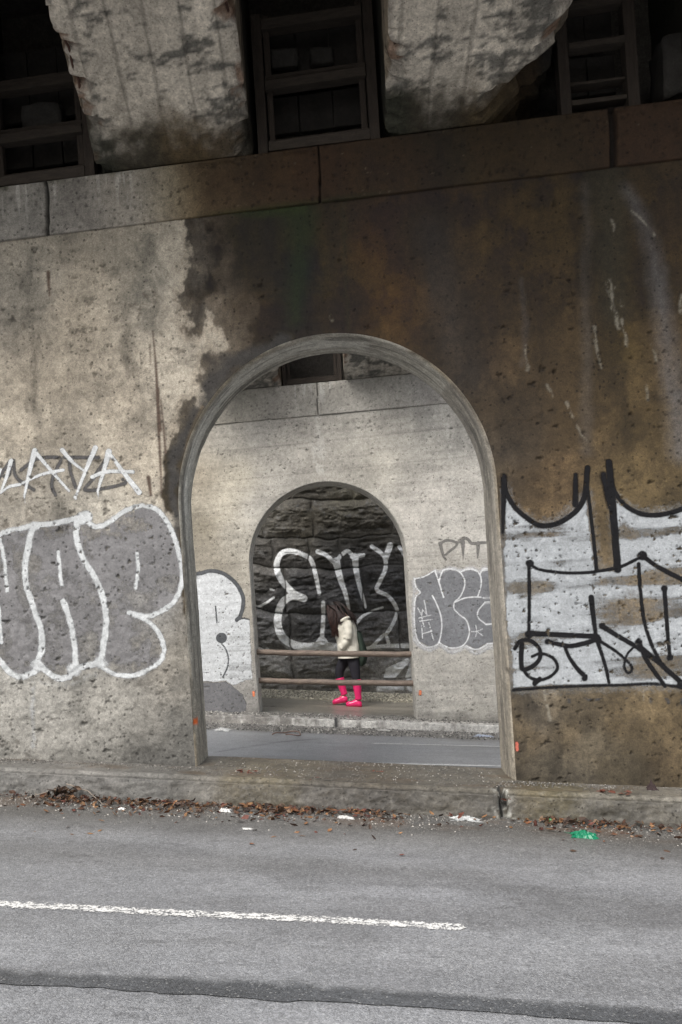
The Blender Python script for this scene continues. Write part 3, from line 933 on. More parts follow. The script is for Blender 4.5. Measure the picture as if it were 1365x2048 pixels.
pig = wall2_pigment(U, Z, np.clip(px, 200, 1200), np.clip(py, 700, 1500))
disp = .012 * (fbm(U * 1.3, Z * 1.3, 631, 4) - .5) + .005 * (fbm(U * 12, Z * 12, 633, 4) - .5)
pits = []
for _ in range(2600):
    u, z = RNG.uniform(-1.9, 1.9), RNG.uniform(-1.7, 2.5)
    if RNG.random() > .2 + 1.1 * float(vnoise(np.array([u * 2]), np.array([z * 2]), 77)[0]):
        continue
    r = float(np.clip(RNG.lognormal(-4.75, .4), .006, .024))
    e = RNG.uniform(.8, 1.5)
    pits.append((u, z, r * e, r / e, .5 * r, RNG.uniform(.6, 1)))
pit = np.zeros(N)
disp, pit = add_pits(U, Z, disp, pit, us2, zs2, None, pits)
edge = 1 - sst(0, .05, np.abs(np.sqrt(((U - A2.uc) / A2.a) ** 2 + (np.maximum(Z - A2.zs, 0) / A2.b) ** 2) - 1))
disp *= 1 - edge
V = np.stack([U, D2 - K * U + disp, Z], -1)
W2o = obj_np('concrete_wall', V, Q, M['wall_far'], None, {'pig': pig, 'pit': pit})
tag(W2o, 'pale concrete wall with smaller arch and two rails, seen through the near arch', 'wall')
W2 = dict(V=V, Q=Q, pit=pit, root=W2o)

o_ = (380, 1100, 5.12)
fray = 3 * (fbm(U * 24, Z * 24, 641, 3) - .5)
a = 1 - sst(-2.5, 2.5, fray + polysd(px, py, S_([(-600, 300), (60, 260), (200, 215), (330, 235), (430, 300), (500, 380), (540, 480), (540, 580), (510, 680), (480, 718), (610, 706), (620, 900), (630, 1100), (640, 1320), (560, 1335), (440, 1395), (350, 1345), (250, 1360), (140, 1355), (-600, 1355)], *o_)))
bandn = fbm(U * 1.2, Z * 22, 643, 4)
a *= .80 + .3 * sst(.3, .55, bandn)
lowr = ((px - 380) * 5.12 > 400) & ((py - 1100) * 5.12 > 880)
film('graffiti', 'white painted bubble letter shape left of the smaller arch', W2, a * np.where(lowr, .8, 1), np.tile((.56, .58, .59), (N, 1)) * (.82 + .25 * bandn)[:, None], M['paint'], 1)
a = 1 - sst(-2.5, 2.5, fray + polysd(px, py, S_([(-600, 1350), (250, 1362), (370, 1350), (440, 1398), (540, 1480), (580, 1570), (575, 1650), (300, 1700), (-600, 1750)], *o_)))
film('graffiti', 'flat dark grey paint patch at the foot of the wall', W2, a, (.16, .16, .165), M['paint'], 1)
a = np.zeros(N)
for pts, w, w2 in (([(-100, 320), (60, 262), (200, 215), (330, 235), (430, 300), (500, 380), (545, 480), (545, 580), (515, 680), (482, 716)], 40, 40), ([(480, 716), (540, 698), (605, 710)], 16, 16), ([(265, 580), (278, 740)], 16, 14), ([(320, 950), (370, 1020), (395, 1110), (385, 1200), (340, 1300)], 14, 16), ([(125, 870), (145, 960), (148, 1050), (140, 1120)], 14, 12), ([(322, 900), (328, 900)], 104, 104)):
    a = stroke(a, px, py, S_(pts, *o_), w / 5.12, 1.4, 1, w2=w2 / 5.12)
film('graffiti', 'dark grey outlines and round dot on the white bubble letter', W2, a, (.085, .09, .095), M['paint'], 2)

o_ = (810, 1060, 4.875)
a = 1 - sst(-2.5, 2.5, fray + polysd(px, py, S_([(105, 480), (200, 450), (290, 395), (340, 420), (440, 385), (550, 410), (640, 385), (740, 420), (830, 350), (1300, 300), (1300, 1180), (900, 1130), (830, 1085), (700, 1160), (590, 1125), (480, 1155), (340, 1100), (250, 1140), (130, 1080), (95, 900), (95, 700), (140, 610)], *o_)))
film('graffiti', 'mid grey fill of rounded letters right of the smaller arch', W2, a, np.tile((.20, .205, .215), (N, 1)) * (.8 + .4 * fbm(U * 3, Z * 3, 651, 4))[:, None], M['paint'], 1)
a = np.zeros(N)
for pts in ([(105, 475), (200, 450), (290, 395)], [(295, 395), (330, 500), (378, 655)], [(335, 500), (370, 400), (440, 380), (530, 405), (580, 480), (580, 560), (540, 650), (485, 705), (482, 770), (540, 830), (600, 880), (630, 980), (610, 1070), (560, 1130), (470, 1152), (385, 1130), (340, 1098)], [(540, 412), (600, 385), (680, 390), (735, 440), (745, 530), (715, 640)],
            [(490, 702), (600, 660), (740, 655), (790, 680), (770, 720), (715, 790), (720, 860), (790, 920), (835, 990), (835, 1070), (780, 1130), (690, 1165), (600, 1130)], [(735, 425), (770, 370), (830, 340), (900, 300)], [(92, 470), (110, 560), (150, 610), (105, 660), (92, 800), (100, 960), (130, 1080), (200, 1135), (260, 1140), (330, 1100), (360, 960), (350, 830), (310, 720), (270, 640)], [(835, 630), (838, 720)]):
    a = stroke(a, px, py, S_(pts, *o_), 17 / 4.875, 1.1, 1)
for pts, w in (([(90, 1060), (150, 1130), (250, 1165), (340, 1125), (440, 1185), (520, 1175), (590, 1140), (690, 1200), (780, 1165), (835, 1110), (900, 1180)], 46), ([(300, 400), (340, 410), (440, 372), (545, 395), (640, 372), (735, 400), (780, 350), (830, 335)], 40), ([(85, 500), (95, 600), (85, 700), (80, 900), (95, 1060)], 36)):
    a = stroke(a, px, py, S_(pts, *o_), w / 4.875, 6, .62)
film('graffiti', 'thin white outlines of rounded letters on grey paint', W2, a, (.66, .67, .68), M['paint'], 2)
a = np.zeros(N)
for pts in ([(128, 762), (165, 835), (172, 775), (215, 828), (190, 688)], [(140, 858), (255, 830)], [(148, 890), (265, 872)], [(168, 865), (188, 940)], [(165, 935), (173, 1055)], [(235, 905), (280, 1072)], [(172, 1012), (265, 985)], [(692, 930), (705, 990)], [(705, 990), (655, 990)], [(705, 990), (755, 965)], [(705, 990), (690, 1038)], [(705, 990), (758, 1030)]):
    a = stroke(a, px, py, S_(pts, *o_), 13 / 4.875, 1.0, 1, straight=True)
film('graffiti', 'small white letters WEH running down and a star', W2, a, (.7, .71, .72), M['paint'], 3)
a = np.zeros(N)
for pts, w, w2 in (([(345, 130), (362, 200), (380, 262), (402, 288)], 36, 20), ([(345, 130), (410, 100), (480, 112), (512, 130), (490, 165), (440, 205), (400, 240)], 30, 22), ([(535, 110), (580, 80), (620, 95), (650, 130), (710, 130), (790, 118), (850, 130)], 34, 26), ([(565, 115), (568, 200), (570, 280)], 44, 10), ([(716, 130), (714, 200), (710, 272)], 44, 14)):
    a = stroke(a, px, py, S_(pts, *o_), w / 4.875, 1.6, .85, w2=w2 / 4.875)
film('graffiti', 'faded grey lower case letters em high on the pale wall', W2, a, (.17, .165, .155), M['paint'], 1)
for x, y in ((508, 1388), (841, 1386)):
    a = stroke(np.zeros(N), px + fray, py + fray, [(x, y - 3), (x, y + 3)], 5, 1.5, 1)
    film('paint_mark', 'tiny orange paint dab beside the smaller arch', W2, a, (.75, .24, .12), M['paint'], 2)


def rev2(s, v, x, z):
    st = fbm(s * .8, v * 10, 661, 5, .6)
    return np.tile((.40, .385, .345), (len(s), 1)) * (.65 + .7 * st)[:, None]


T2 = .42
reveal(A2, D2, T2, [(0, 0), (.010, .012), (.018, .05), (.022, .2), (.022, T2 - .02), (.012, T2)], W2o, 'arch_reveal', M['reveal'], rev2, .03, -1.95)
backface(A2, D2 + T2, .012, 2.95, W2o)


def capcol2(U, Z, px, py):
    c = shepard(px, py, [(480, 800, .22, .21, .18), (560, 790, .28, .265, .235), (640, 790, .30, .29, .26), (700, 785, .27, .26, .235), (780, 770, .34, .325, .29), (860, 770, .30, .285, .26), (1000, 760, .3, .29, .26), (420, 820, .24, .225, .19)])
    c *= (.68 + .6 * fbm(U * 5, Z * 3, 671, 5, .6))[:, None]
    dr = sst(.58, .7, fbm(U * 30, Z * 2.0, 673, 3)) * sst(2.62, 2.95, Z + .2 * (fbm(U * 15, Z * 0, 675, 2) - .5)) * (1 - sst(.25, .5, np.abs(U + .15)))
    return np.clip(lerp(c, (.5, .5, .47), dr * .7), .01, .8)


cap(D2, 2.52, 2.965, 1.9, [(-.14, .006)], capcol2, W2o, proud=.014, step=.012, mat=M['wall_far'], seed=700)

# ================================================================== STONE RETAINING WALL
us3 = axis(-10, -2.3, 2.1, 10, .013, .5)
zs3 = axis(-3.2, -2.0, 2.9, 4.6, .013, .4)
U, Z, Q = grid_uv(us3, zs3)
px, py = pix(U, D3 - K * U, Z)
N = len(U)
# courses traced from the photo (heights), each with its own upright joints
tilt = G * .55
Zl = Z - tilt * U + .26 * (fbm(U * 1.1, Z * 0.3, 801, 4) - .5)
rows = [-3.4, -1.32, -.85, -.17, .62, 1.12, 1.78, 2.4, 3.1, 3.8, 4.8]
rowid = np.clip(np.searchsorted(rows, Zl) - 1, 0, len(rows) - 2)
jd = np.full(N, 9.0)
cellid = np.zeros(N)
rr = random.Random(5)
for r in range(len(rows) - 1):
    sel = rowid == r
    z0, z1 = rows[r], rows[r + 1]
    js = []
    x = -10.2 + rr.uniform(0, 1)
    while x < 10:
        js.append(x)
        x += rr.uniform(.75, 1.5) if r % 2 else rr.uniform(.5, 1.2)
    js = np.array(js)
    uu = U[sel] + .16 * (fbm(U[sel] * 1.6, Z[sel] * 3, 803 + r, 3) - .5)
    dist = np.min(np.abs(uu[:, None] - js[None, :]), 1)
    jd[sel] = np.minimum(np.minimum(dist, Zl[sel] - z0), z1 - Zl[sel])
    cellid[sel] = r * 57 + np.searchsorted(js, uu)
cellr = _hash(cellid, cellid * 3 + 1, 9)
rock = fbm(U * 2.4, Z * 3.6, 811, 6, .6)
ledge = np.abs(fbm(U * 1.4, Z * 6.0, 813, 5, .6) - .5) * 2
bul = sst(0, .16, jd)
disp = -(.07 * bul * (.2 + 1.3 * cellr) +   .18 * (rock - .5) * bul - .06 * ledge * bul) + .03 * (1 - sst(0, .03, jd)) * (.2 + cellr)
V = np.stack([U, D3 - K * U + disp, Z], -1)
c = shepard(px, py, [(600, 1000, .035, .032, .026), (700, 1000, .06, .055, .04), (770, 1030, .055, .05, .04), (620, 1050, .07, .062, .045), (560, 1040, .045, .042, .034), (650, 1080, .03, .029, .026), (540, 1120, .05, .047, .042), (600, 1180, .035, .035, .036), (700, 1160, .033, .033, .035), (780, 1180, .045, .045, .045),
                         (540, 1240, .05, .05, .05), (640, 1260, .04, .041, .043), (780, 1250, .08, .078, .075), (560, 1330, .11, .108, .10), (640, 1340, .10, .098, .092), (760, 1340, .13, .128, .12), (600, 1375, .07, .066, .06), (720, 1375, .07, .066, .06)])
c *= (.55 + .9 * rock)[:, None] * (.75 + .5 * cellr)[:, None] * (1 - .5 * (1 - sst(0, .035, jd)) * sst(.35, .6, fbm(U * 2, Z * 2, 815, 4)))[:, None] * (1.45 + .75 * sst(1270, 1310, py))[:, None]
c = lerp(c, (.16, .16, .155), sst(.62, .75, fbm(U * 9, Z * 12, 821, 5, .65)) * .5)
W3o = obj_np('stone_wall', V, Q, M['stone'], None, {'pig': np.clip(c, .008, .5)})
tag(W3o, 'dark wall of big rough stone blocks with white graffiti behind the smaller arch', 'wall')
pit3 = np.clip((1 - sst(0, .03, jd)) * .8, 0, 1)
W3 = dict(V=V, Q=Q, pit=pit3, root=W3o)
o_ = (480, 960, 3.592)
a = np.zeros(N)
for pts, w, w2 in (([(462, 850), (385, 812), (310, 730), (270, 650), (268, 590), (300, 530), (360, 510), (440, 530), (508, 570), (540, 660), (572, 815)], 44, 22), ([(460, 850), (370, 838), (310, 880), (278, 960), (278, 1050), (312, 1130), (380, 1180), (480, 1200), (560, 1190), (640, 1195), (720, 1205)], 44, 50), ([(600, 880), (600, 1000), (590, 1150)], 24, 26), ([(560, 515), (620, 540), (675, 590), (692, 585), (730, 540), (770, 512), (805, 538), (830, 590)], 26, 26),
                   ([(692, 585), (720, 700), (760, 820), (785, 930)], 46, 16), ([(828, 550), (835, 640), (860, 760), (902, 912)], 40, 18), ([(808, 550), (888, 540)], 28, 24), ([(950, 478), (1010, 520), (1045, 565), (1045, 640), (1010, 720), (985, 790), (1060, 830), (1110, 890), (1130, 950), (1100, 1030), (1048, 1112)], 26, 24), ([(1080, 470), (1048, 560)], 36, 36), ([(830, 1040), (880, 980), (950, 942), (1025, 915)], 20, 14),
                   ([(1145, 480), (1190, 560), (1200, 680), (1215, 760)], 22, 18), ([(950, 1195), (1040, 1112), (1068, 1170)], 22, 22), ([(880, 1218), (1000, 1195), (1240, 1190)], 22, 30), ([(90, 860), (120, 910), (180, 890), (245, 845)], 18, 14), ([(225, 785), (245, 790)], 14, 10), ([(590, 1150), (590, 1180)], 50, 80), ([(-40, 1210), (100, 1230), (200, 1215)], 20, 20)):
    a = stroke(a, px, py, S_(pts, *o_), 1.18 * w / 3.592, 2.2, 1, w2=1.18 * w2 / 3.592)
a *= sst(.22, .5, fbm(U * 9, Z * 9, 831, 5, .6)) * .35 + .75
film('graffiti', 'white outline letters EMB sprayed across dark stone', W3, a, (.80, .82, .82), M['paint'], 3)
a = np.maximum(1 - sst(-3, 3, polysd(px, py, S_([(1030, 1430), (1050, 1350), (1200, 1280), (1230, 1290), (1120, 1420)], *o_))), 1 - sst(-3, 3, polysd(px, py, S_([(1180, 1445), (1215, 1330), (1255, 1285), (1400, 1290), (1400, 1400)], *o_))))
a = stroke(a, px, py, S_([(1000, 1500), (1100, 1480), (1260, 1500)], *o_), 14, 5, .6)
film('graffiti', 'white painted wedges low on the dark stone', W3, a * (.75 + .5 * fbm(U * 8, Z * 8, 833, 4)), (.74, .76, .77), M['paint'], 2)
# coarse body so that the retaining wall has thickness
bm = bmesh.new()
bm_box(bm, -10, 10, D3 + .12, D3 + .9, -3.2, 4.55, 0)
bm_obj('wall_core', bm, M['core'], W3o)

# ================================================================== GROUND, ROADS, KERBS
ZR1, ZK1, ZR2, ZW2 = -1.35, -1.178, -1.672, -1.578
SK1 = 6.05                                      # face of the near kerb (skew distance)
SK2 = 12.42


def strip(name, svals, zfun, pigf, mat, xs, kind='structure', parent=None, dispf=None):
    XX, SS = np.meshgrid(xs, svals)
    X, S = XX.ravel(), SS.ravel()
    Zz = zfun(S) + G * X
    if dispf is not None:
        Zz = Zz + dispf(X, S)
    Y = S - K * X
    qx, qy = pix(X, np.maximum(Y, .8), Zz)
    c = pigf(X, S, qx, qy)
    n, m = XX.shape
    idx = np.arange(n * m).reshape(n, m)
    q = np.stack([idx[:-1, :-1], idx[:-1, 1:], idx[1:, 1:], idx[1:, :-1]], -1).reshape(-1, 4)
    o = obj_np(name, np.stack([X, Y, Zz], -1), q, mat, parent, {'pig': np.clip(c, .005, .7)})
    if parent is None:
        tag(o, kind=kind)
    return o


def road1_pig(X, S, px, py):
    c = np.tile((.196, .201, .208), (len(X), 1))
    w = S + .10 * (fbm(X * .8, S * 2, 901, 4) - .5)
    near = sst(4.85, 5.7, w)
    c = lerp(c, (.080, .077, .070), near * .9)
    c = lerp(c, (.115, .115, .113), (1 - sst(.0, .35, np.abs(w - 4.75))) * .55 * (1 - sst(-.2, 1.2, X)))
    c = lerp(c, (.175, .18, .188), (1 - sst(.0, .5, np.abs(w - 4.35 - .15 * X))) * .5 * sst(-.8, .8, X))
    c = lerp(c, (.165, .168, .172), (1 - sst(0, .3, np.abs(w - 3.65))) * .4)
    oil = sst(.56, .74, fbm(X * .7, S * 1.6, 913, 5, .55)) * .35
    c = lerp(c, (.10, .10, .10), oil)
    ck = np.abs(fbm(X * .8 + 3, S * 1.5, 915, 5, .55) - .5)
    c = lerp(c, (.05, .05, .05), (1 - sst(.002, .007, ck)) * .35 * sst(.5, .6, fbm(X * .5, S * .7, 917, 3)))
    dirt = sst(.45, .7, fbm(X * 2.2, S * 4, 905, 5, .6)) * sst(5.5, 5.95, w)
    c = lerp(c, (.09, .062, .042), dirt * .8)
    return c * (.84 + .32 * fbm(X * 1.2, S * 5, 907, 5))[:, None]


xs1 = axis(-14, -3.4, 3.2, 14, .022, .5)
strip('road', np.concatenate([np.arange(-3, 2.6, .4), np.arange(2.6, SK1 + .1, .022)]), lambda s: np.full(len(s), ZR1), road1_pig, M['asphalt'], xs1,
      dispf=lambda X, S: .010 * (fbm(X * .9, S * .9, 911, 3) - .5) * sst(2.4, 2.7, S) * 1.0)
ROAD1 = bpy.data.objects['road']


def kerb_pig1(X, S0, px, py):
    S = np.where(S0 < SK1 + .03, SK1 + .03 + (S0 - SK1 - .03) * 4.2, S0)
    wx = px + 30 * (fbm(X * 4, S * 4, 921, 4) - .5) * 2
    c = shepard(wx, py, [(0, 1570, .20, .195, .18), (150, 1560, .22, .212, .195), (300, 1575, .19, .185, .17), (420, 1580, .17, .16, .14), (480, 1580, .14, .12, .08), (560, 1585, .14, .122, .082), (640, 1600, .13, .12, .105), (760, 1600, .115, .105, .09), (860, 1600, .115, .105, .085), (980, 1600, .14, .13, .11),
                         (1060, 1600, .13, .108, .065), (1130, 1610, .14, .12, .07), (1220, 1620, .11, .10, .075), (1330, 1625, .12, .108, .085), (600, 1545, .15, .13, .095), (760, 1548, .12, .10, .07), (900, 1555, .17, .155, .125), (1000, 1560, .16, .145, .115), (1200, 1580, .21, .195, .165), (700, 1525, .09, .08, .065), (900, 1535, .11, .1, .08), (1340, 1592, .24, .225, .19)])
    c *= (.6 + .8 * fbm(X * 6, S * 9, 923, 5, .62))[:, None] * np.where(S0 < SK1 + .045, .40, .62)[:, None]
    mud = sst(.5, .68, fbm(X * 3, S * 7, 927, 5, .6)) * (S > SK1 + .1)
    c = lerp(c, (.085, .062, .04), mud * .6)
    j = at(1003, 1575, SK1 + .05)[0]
    d = np.abs(X - j + .012 * np.sin(S * 40) + .01 * (fbm(X * 0 + 3, S * 30, 929, 2) - .5))
    c = lerp(c, (.34, .34, .31), (1 - sst(.03, .07, d)) * .7 * sst(.42, .6, fbm(X * 60, S * 60, 931, 3)) * (S < SK1 + .12))
    c = lerp(c, (.012, .012, .011), (1 - sst(.010, .026, d)) * (S < SK1 + .2))
    gr = sst(.66, .72, fbm(X * 55, S * 55, 933, 2))
    return lerp(c, (.22, .21, .19), gr * .15)


KJ = at(1003, 1575, SK1 + .05)[0]
kprof_s = np.concatenate([np.linspace(SK1 - .012, SK1 + .030, 20), np.linspace(SK1 + .034, SK1 + .10, 8), np.arange(SK1 + .12, D1 + T1 + .0, .02), [D1 + T1 + .012, D1 + T1 + .03]])


def kerb_z(s):
    t = np.clip((s - (SK1 - .012)) / .042, 0, 1)
    z = ZR1 - .03 + (ZK1 - ZR1 - .0) * t
    z = np.where(s > SK1 + .030, ZK1 - .03 + .03 * sst(SK1 + .030, SK1 + .085, s), z)
    return np.where(s > D1 + T1 + .02, ZR2 - .05, z)


def kerb_d(X, S):
    top = sst(SK1 + .02, SK1 + .09, S) * (1 - sst(D1 + T1 - .04, D1 + T1 + .01, S))
    d = .012 * (fbm(X * 9, S * 9, 941, 5, .65) - .5) * (.35 + .65 * top) + .012 * (fbm(X * 1.5, S * 2, 943, 3) - .5) * top
    g = 1 - sst(.010, .026, np.abs(X - KJ + .012 * np.sin(S * 40)))
    return d - g * .05 * (S < SK1 + .12)


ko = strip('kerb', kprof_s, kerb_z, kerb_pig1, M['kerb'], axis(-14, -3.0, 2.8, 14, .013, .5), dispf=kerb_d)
# roughen the upright face outwards too
me = ko.data
co = np.empty(len(me.vertices) * 3, np.float32)
me.vertices.foreach_get('co', co)
co = co.reshape(-1, 3)
sd_ = co[:, 1] + K * co[:, 0]
fm = (1 - sst(SK1 + .03, SK1 + .10, sd_))
co[:, 1] -= fm * (.030 * (fbm(co[:, 0] * 10, co[:, 2] * 16, 951, 5, .65) - .5) - .05 * (1 - sst(.010, .028, np.abs(co[:, 0] - KJ + .006 * np.sin(co[:, 2] * 60)))))
me.vertices.foreach_set('co', co.ravel())
me.update()


def road2_pig(X, S, px, py):
    c = np.tile((.26, .265, .27), (len(X), 1))
    c *= (.85 + .3 * fbm(X * .7, S * 4, 961, 4))[:, None]
    g = sst(11.55, 11.9, S + .25 * (fbm(X * 2, S * 2, 963, 4) - .5))
    gc = np.array((.13, .125, .115)) * (.5 + 1.0 * fbm(X * 18, S * 18, 967, 4, .7))[:, None]
    c = c * (1 - g[:, None]) + gc * g[:, None]
    c = lerp(c, (.05, .05, .05), stroke(np.zeros(len(X)), px, py, [(430, 1505), (500, 1493), (580, 1482), (640, 1478)], 2.5, 1.5, .6))
    return c


strip('road', np.concatenate([np.arange(D1 + T1 + .0, 8.6, .2), np.arange(8.6, SK2 + .05, .035)]), lambda s: np.full(len(s), ZR2), road2_pig, M['asphalt_far'], axis(-14, -2.4, 2.2, 14, .035, .5))


def kerb2_pig(X, S, px, py):
    c = np.tile((.46, .45, .42), (len(X), 1)) * (.7 + .6 * fbm(X * 4, S * 20, 971, 5, .6))[:, None]
    dirt = sst(.4, .62, fbm(X * 7, S * 9, 973, 5, .65) + .35 * (1 - sst(-1.6, -.4, X)) - .1)
    c = lerp(c, (.16, .15, .135), dirt * .85)
    j = at(672, 1445, SK2)[0]
    return lerp(c, (.04, .04, .04), 1 - sst(.012, .03, np.abs(X - j)))


k2 = np.concatenate([np.linspace(SK2, SK2 + .03, 8), np.linspace(SK2 + .04, SK2 + .26, 9)])
strip('kerb', k2, lambda s: np.where(s <= SK2 + .03, ZR2 - .02 + (ZW2 + .02 - ZR2) * (s - SK2) / .03, ZW2), kerb2_pig, M['kerb'], axis(-14, -2.4, 2.2, 14, .02, .5), dispf=lambda X, S: .012 * (fbm(X * 8, S * 8, 975, 4) - .5))


def walk_pig(X, S, px, py):
    c = np.tile((.23, .212, .175), (len(X), 1)) * (.7 + .6 * fbm(X * 1.4, S * 4, 981, 5))[:, None]
    g = 1 - sst(13.0, 13.45, S + .3 * (fbm(X * 3, S * 3, 983, 4) - .5))
    c = c * (1 - g[:, None]) + np.array((.17, .165, .15)) * (.4 + 1.2 * fbm(X * 22, S * 22, 985, 4, .7))[:, None] * g[:, None]
    w = sst(14.75, 15.1, S + .4 * (fbm(X * 1.5, S * 3, 987, 4) - .5))
    c2 = np.array((.42, .385, .29)) * (.35 + 1.3 * fbm(X * 16, S * 12, 989, 5, .7))[:, None]
    return c * (1 - w[:, None]) + c2 * w[:, None]


strip('pavement', np.concatenate([np.arange(SK2 + .25, 17.0, .035)]), lambda s: np.full(len(s), ZW2 - .004), walk_pig, M['walk'], axis(-14, -2.6, 2.4, 14, .035, .5), dispf=lambda X, S: .02 * sst(15.0, 15.6, S) * fbm(X * 9, S * 9, 991, 4) + .006 * (fbm(X * 7, S * 7, 993, 3) - .5) * (1 - sst(13.0, 13.5, S)))
gx = np.array([-600, -60, -30, -14, -7, 0, 7, 14, 30, 60, 600.])
gy = np.array([-600, -60, -20, -3, 4, 10, 17, 30, 60, 600.])
XX, YY = np.meshgrid(gx, gy)
idx = np.arange(XX.size).reshape(XX.shape)
gq = np.stack([idx[:-1, :-1], idx[:-1, 1:], idx[1:, 1:], idx[1:, :-1]], -1).reshape(-1, 4)
tag(obj_np('ground', np.stack([XX.ravel(), YY.ravel(), -1.82 + G * np.clip(XX.ravel(), -30, 30)], -1), gq, M['ground']), kind='structure')


def paint_strip(name, pts, w, z0, parent, mat, al=1.0, lift=.004, label=None, seg=.02, wob=.0, col=None):
    """a painted or sealed line lying on a road; pts are road points (X,Y)"""
    P = catmull(pts, seg)
    T = np.gradient(P, axis=0)
    T /= np.linalg.norm(T, axis=1)[:, None]
    Nn = np.stack([-T[:, 1], T[:, 0]], -1)
    rows_ = 9
    t = np.linspace(-.5, .5, rows_)
    sN = np.arange(len(P)) * seg
    ww = w * (1 + wob * 2 * (fbm(sN * 2.2, sN * 0, 1001, 4) - .5) + wob * .5 * (fbm(sN * 18, sN * 0, 1002, 3) - .5))
    Xg = P[:, None, 0] + Nn[:, None, 0] * t[None, :] * ww[:, None]
    Yg = P[:, None, 1] + Nn[:, None, 1] * t[None, :] * ww[:, None]
    Zg = z0 + G * Xg + lift + (.010 * (fbm(Xg * .9, (Yg + K * Xg) * .9, 911, 3) - .5) if z0 == ZR1 else 0)
    A = np.ones_like(Xg) * al * (1 - .65 * np.abs(t * 2) ** 4)[None, :]
    A *= np.minimum(1, np.minimum(sN, sN[-1] - sN) / .05 + .3)[:, None]
    n, m = Xg.shape
    idx = np.arange(n * m).reshape(n, m)
    q = np.stack([idx[:-1, :-1], idx[1:, :-1], idx[1:, 1:], idx[:-1, 1:]], -1).reshape(-1, 4)
    at_ = {'al': A.ravel()}
    if col is not None:
        tt = np.tile(t, n)
        eg = sst(.16, .52, tt + .5 * (fbm(Xg.ravel() * 14, Yg.ravel() * 14, 1005, 4) - .5)) * .85
        cc = np.tile(col, (n * m, 1)) * (.8 + .4 * fbm(Xg.ravel() * 3, Yg.ravel() * 3, 1003, 4))[:, None]
        at_['pig'] = lerp(cc, (.185, .19, .196), eg)
    o = obj_np(name, np.stack([Xg, Yg, Zg], -1).reshape(-1, 3), q, mat, parent, at_)
    return tag(o, label)


def rp(px, py, z0):
    X, Y, _ = grd(px, py, z0)
    return (X, Y)


ROAD2 = bpy.data.objects['road.001']
paint_strip('lane_line', [rp(-230, 1800, ZR1), rp(0, 1809, ZR1), rp(470, 1832, ZR1), rp(938, 1857, ZR1)], .095, ZR1, ROAD1, M['lane'], .69)
paint_strip('tar_seam', [rp(-300, 1945, ZR1), rp(0, 1955, ZR1), rp(300, 1970, ZR1), rp(620, 1987, ZR1), rp(860, 2002, ZR1), rp(1100, 2020, ZR1), rp(1365, 2037, ZR1), rp(1600, 2050, ZR1)], .13, ZR1, ROAD1, mat_asphalt('sealed_seam', None, (.3, .45)), 1, .005, 'dark tar strip sealing a seam', .02, .55, (.074, .078, .083))
paint_strip('lane_line', [rp(380, 1519, ZR2), rp(700, 1526, ZR2), rp(1060, 1534, ZR2)], .085, ZR2, ROAD2, M['lane'], .98)
paint_strip('lane_line', [rp(740, 1487, ZR2), rp(1060, 1495, ZR2)], .07, ZR2, ROAD2, M['lane'], .9)

# ================================================================== RAILS IN THE SMALLER ARCH
for (pL, pR, lab) in (((506, 1304), (840, 1309), 'upper rusty pipe rail across the smaller arch, in front of the walker'), ((509, 1361), (843, 1367), 'lower rusty pipe rail across the smaller arch, at knee height')):
    sR = D2 + .16
    a_, b_ = at(*pL, sR), at(*pR, sR)
    bm = bmesh.new()
    pts = []
    for i in range(41):
        t = i / 40
        x = a_[0] + (b_[0] - a_[0]) * t
        pts.append((x, sR - K * x + .004 * math.sin(t * 9), a_[1] + (b_[1] - a_[1]) * t - .006 * math.sin(t * math.pi) + .003 * math.sin(t * 21)))
    bm_tube(bm, pts, [.040 + .0016 * math.sin(i * 1.9) for i in range(41)], 14)
    r_ = bm_obj('pipe_rail', bm, M['rust'], None, True)
    tag(r_, lab, 'railing', 'rusty pipe rails across the smaller arch')
    for e, s_ in ((0, 1), (-1, -1)):
        bm = bmesh.new()
        p0 = Vector(pts[e]); p1 = p0 + Vector((s_ * .035, 0, 0))
        bm_tube(bm, [p0 + Vector((s_ * .0, 0, 0)), p1], .05, 14)
        bm_obj('rail_collar', bm, M['rust'], r_, False)

# ================================================================== OVERHEAD: BEAMS, DECK, TIMBER FRAMES
def soffit_pig(px_t, py_t, seed, X, T, Sx, dark_end=1.0, tone=1.0):
    n1 = fbm(X * 3.2, Sx * 3.0, seed, 6, .62)
    c = np.tile((.40, .37, .32), (len(X), 1)) * tone
    li = sst(.495, .59, .55 * fbm(X * 4.5, Sx * 13, seed + 3, 6, .72) + .45 * fbm(X * 3.5, Sx * 1.6, seed + 4, 5, .6))
    c = lerp(c, (.10, .10, .092), li * .88)
    bd = sst(.47, .53, fbm(X * 7.5 + .6 * n1, Sx * .12, seed + 5, 1))
    c *= (.86 + .16 * bd)[:, None] * (.7 + .6 * n1)[:, None]
    jn = np.abs(((X * 4.6 + .15 * Sx + .03 * n1) % 1.0) - .5)
    c *= (1 - .42 * (1 - sst(.02, .075, jn)) * sst(.08, .4, fbm(X * 3, Sx * 1.5, seed + 9, 3)))[:, None]
    return c


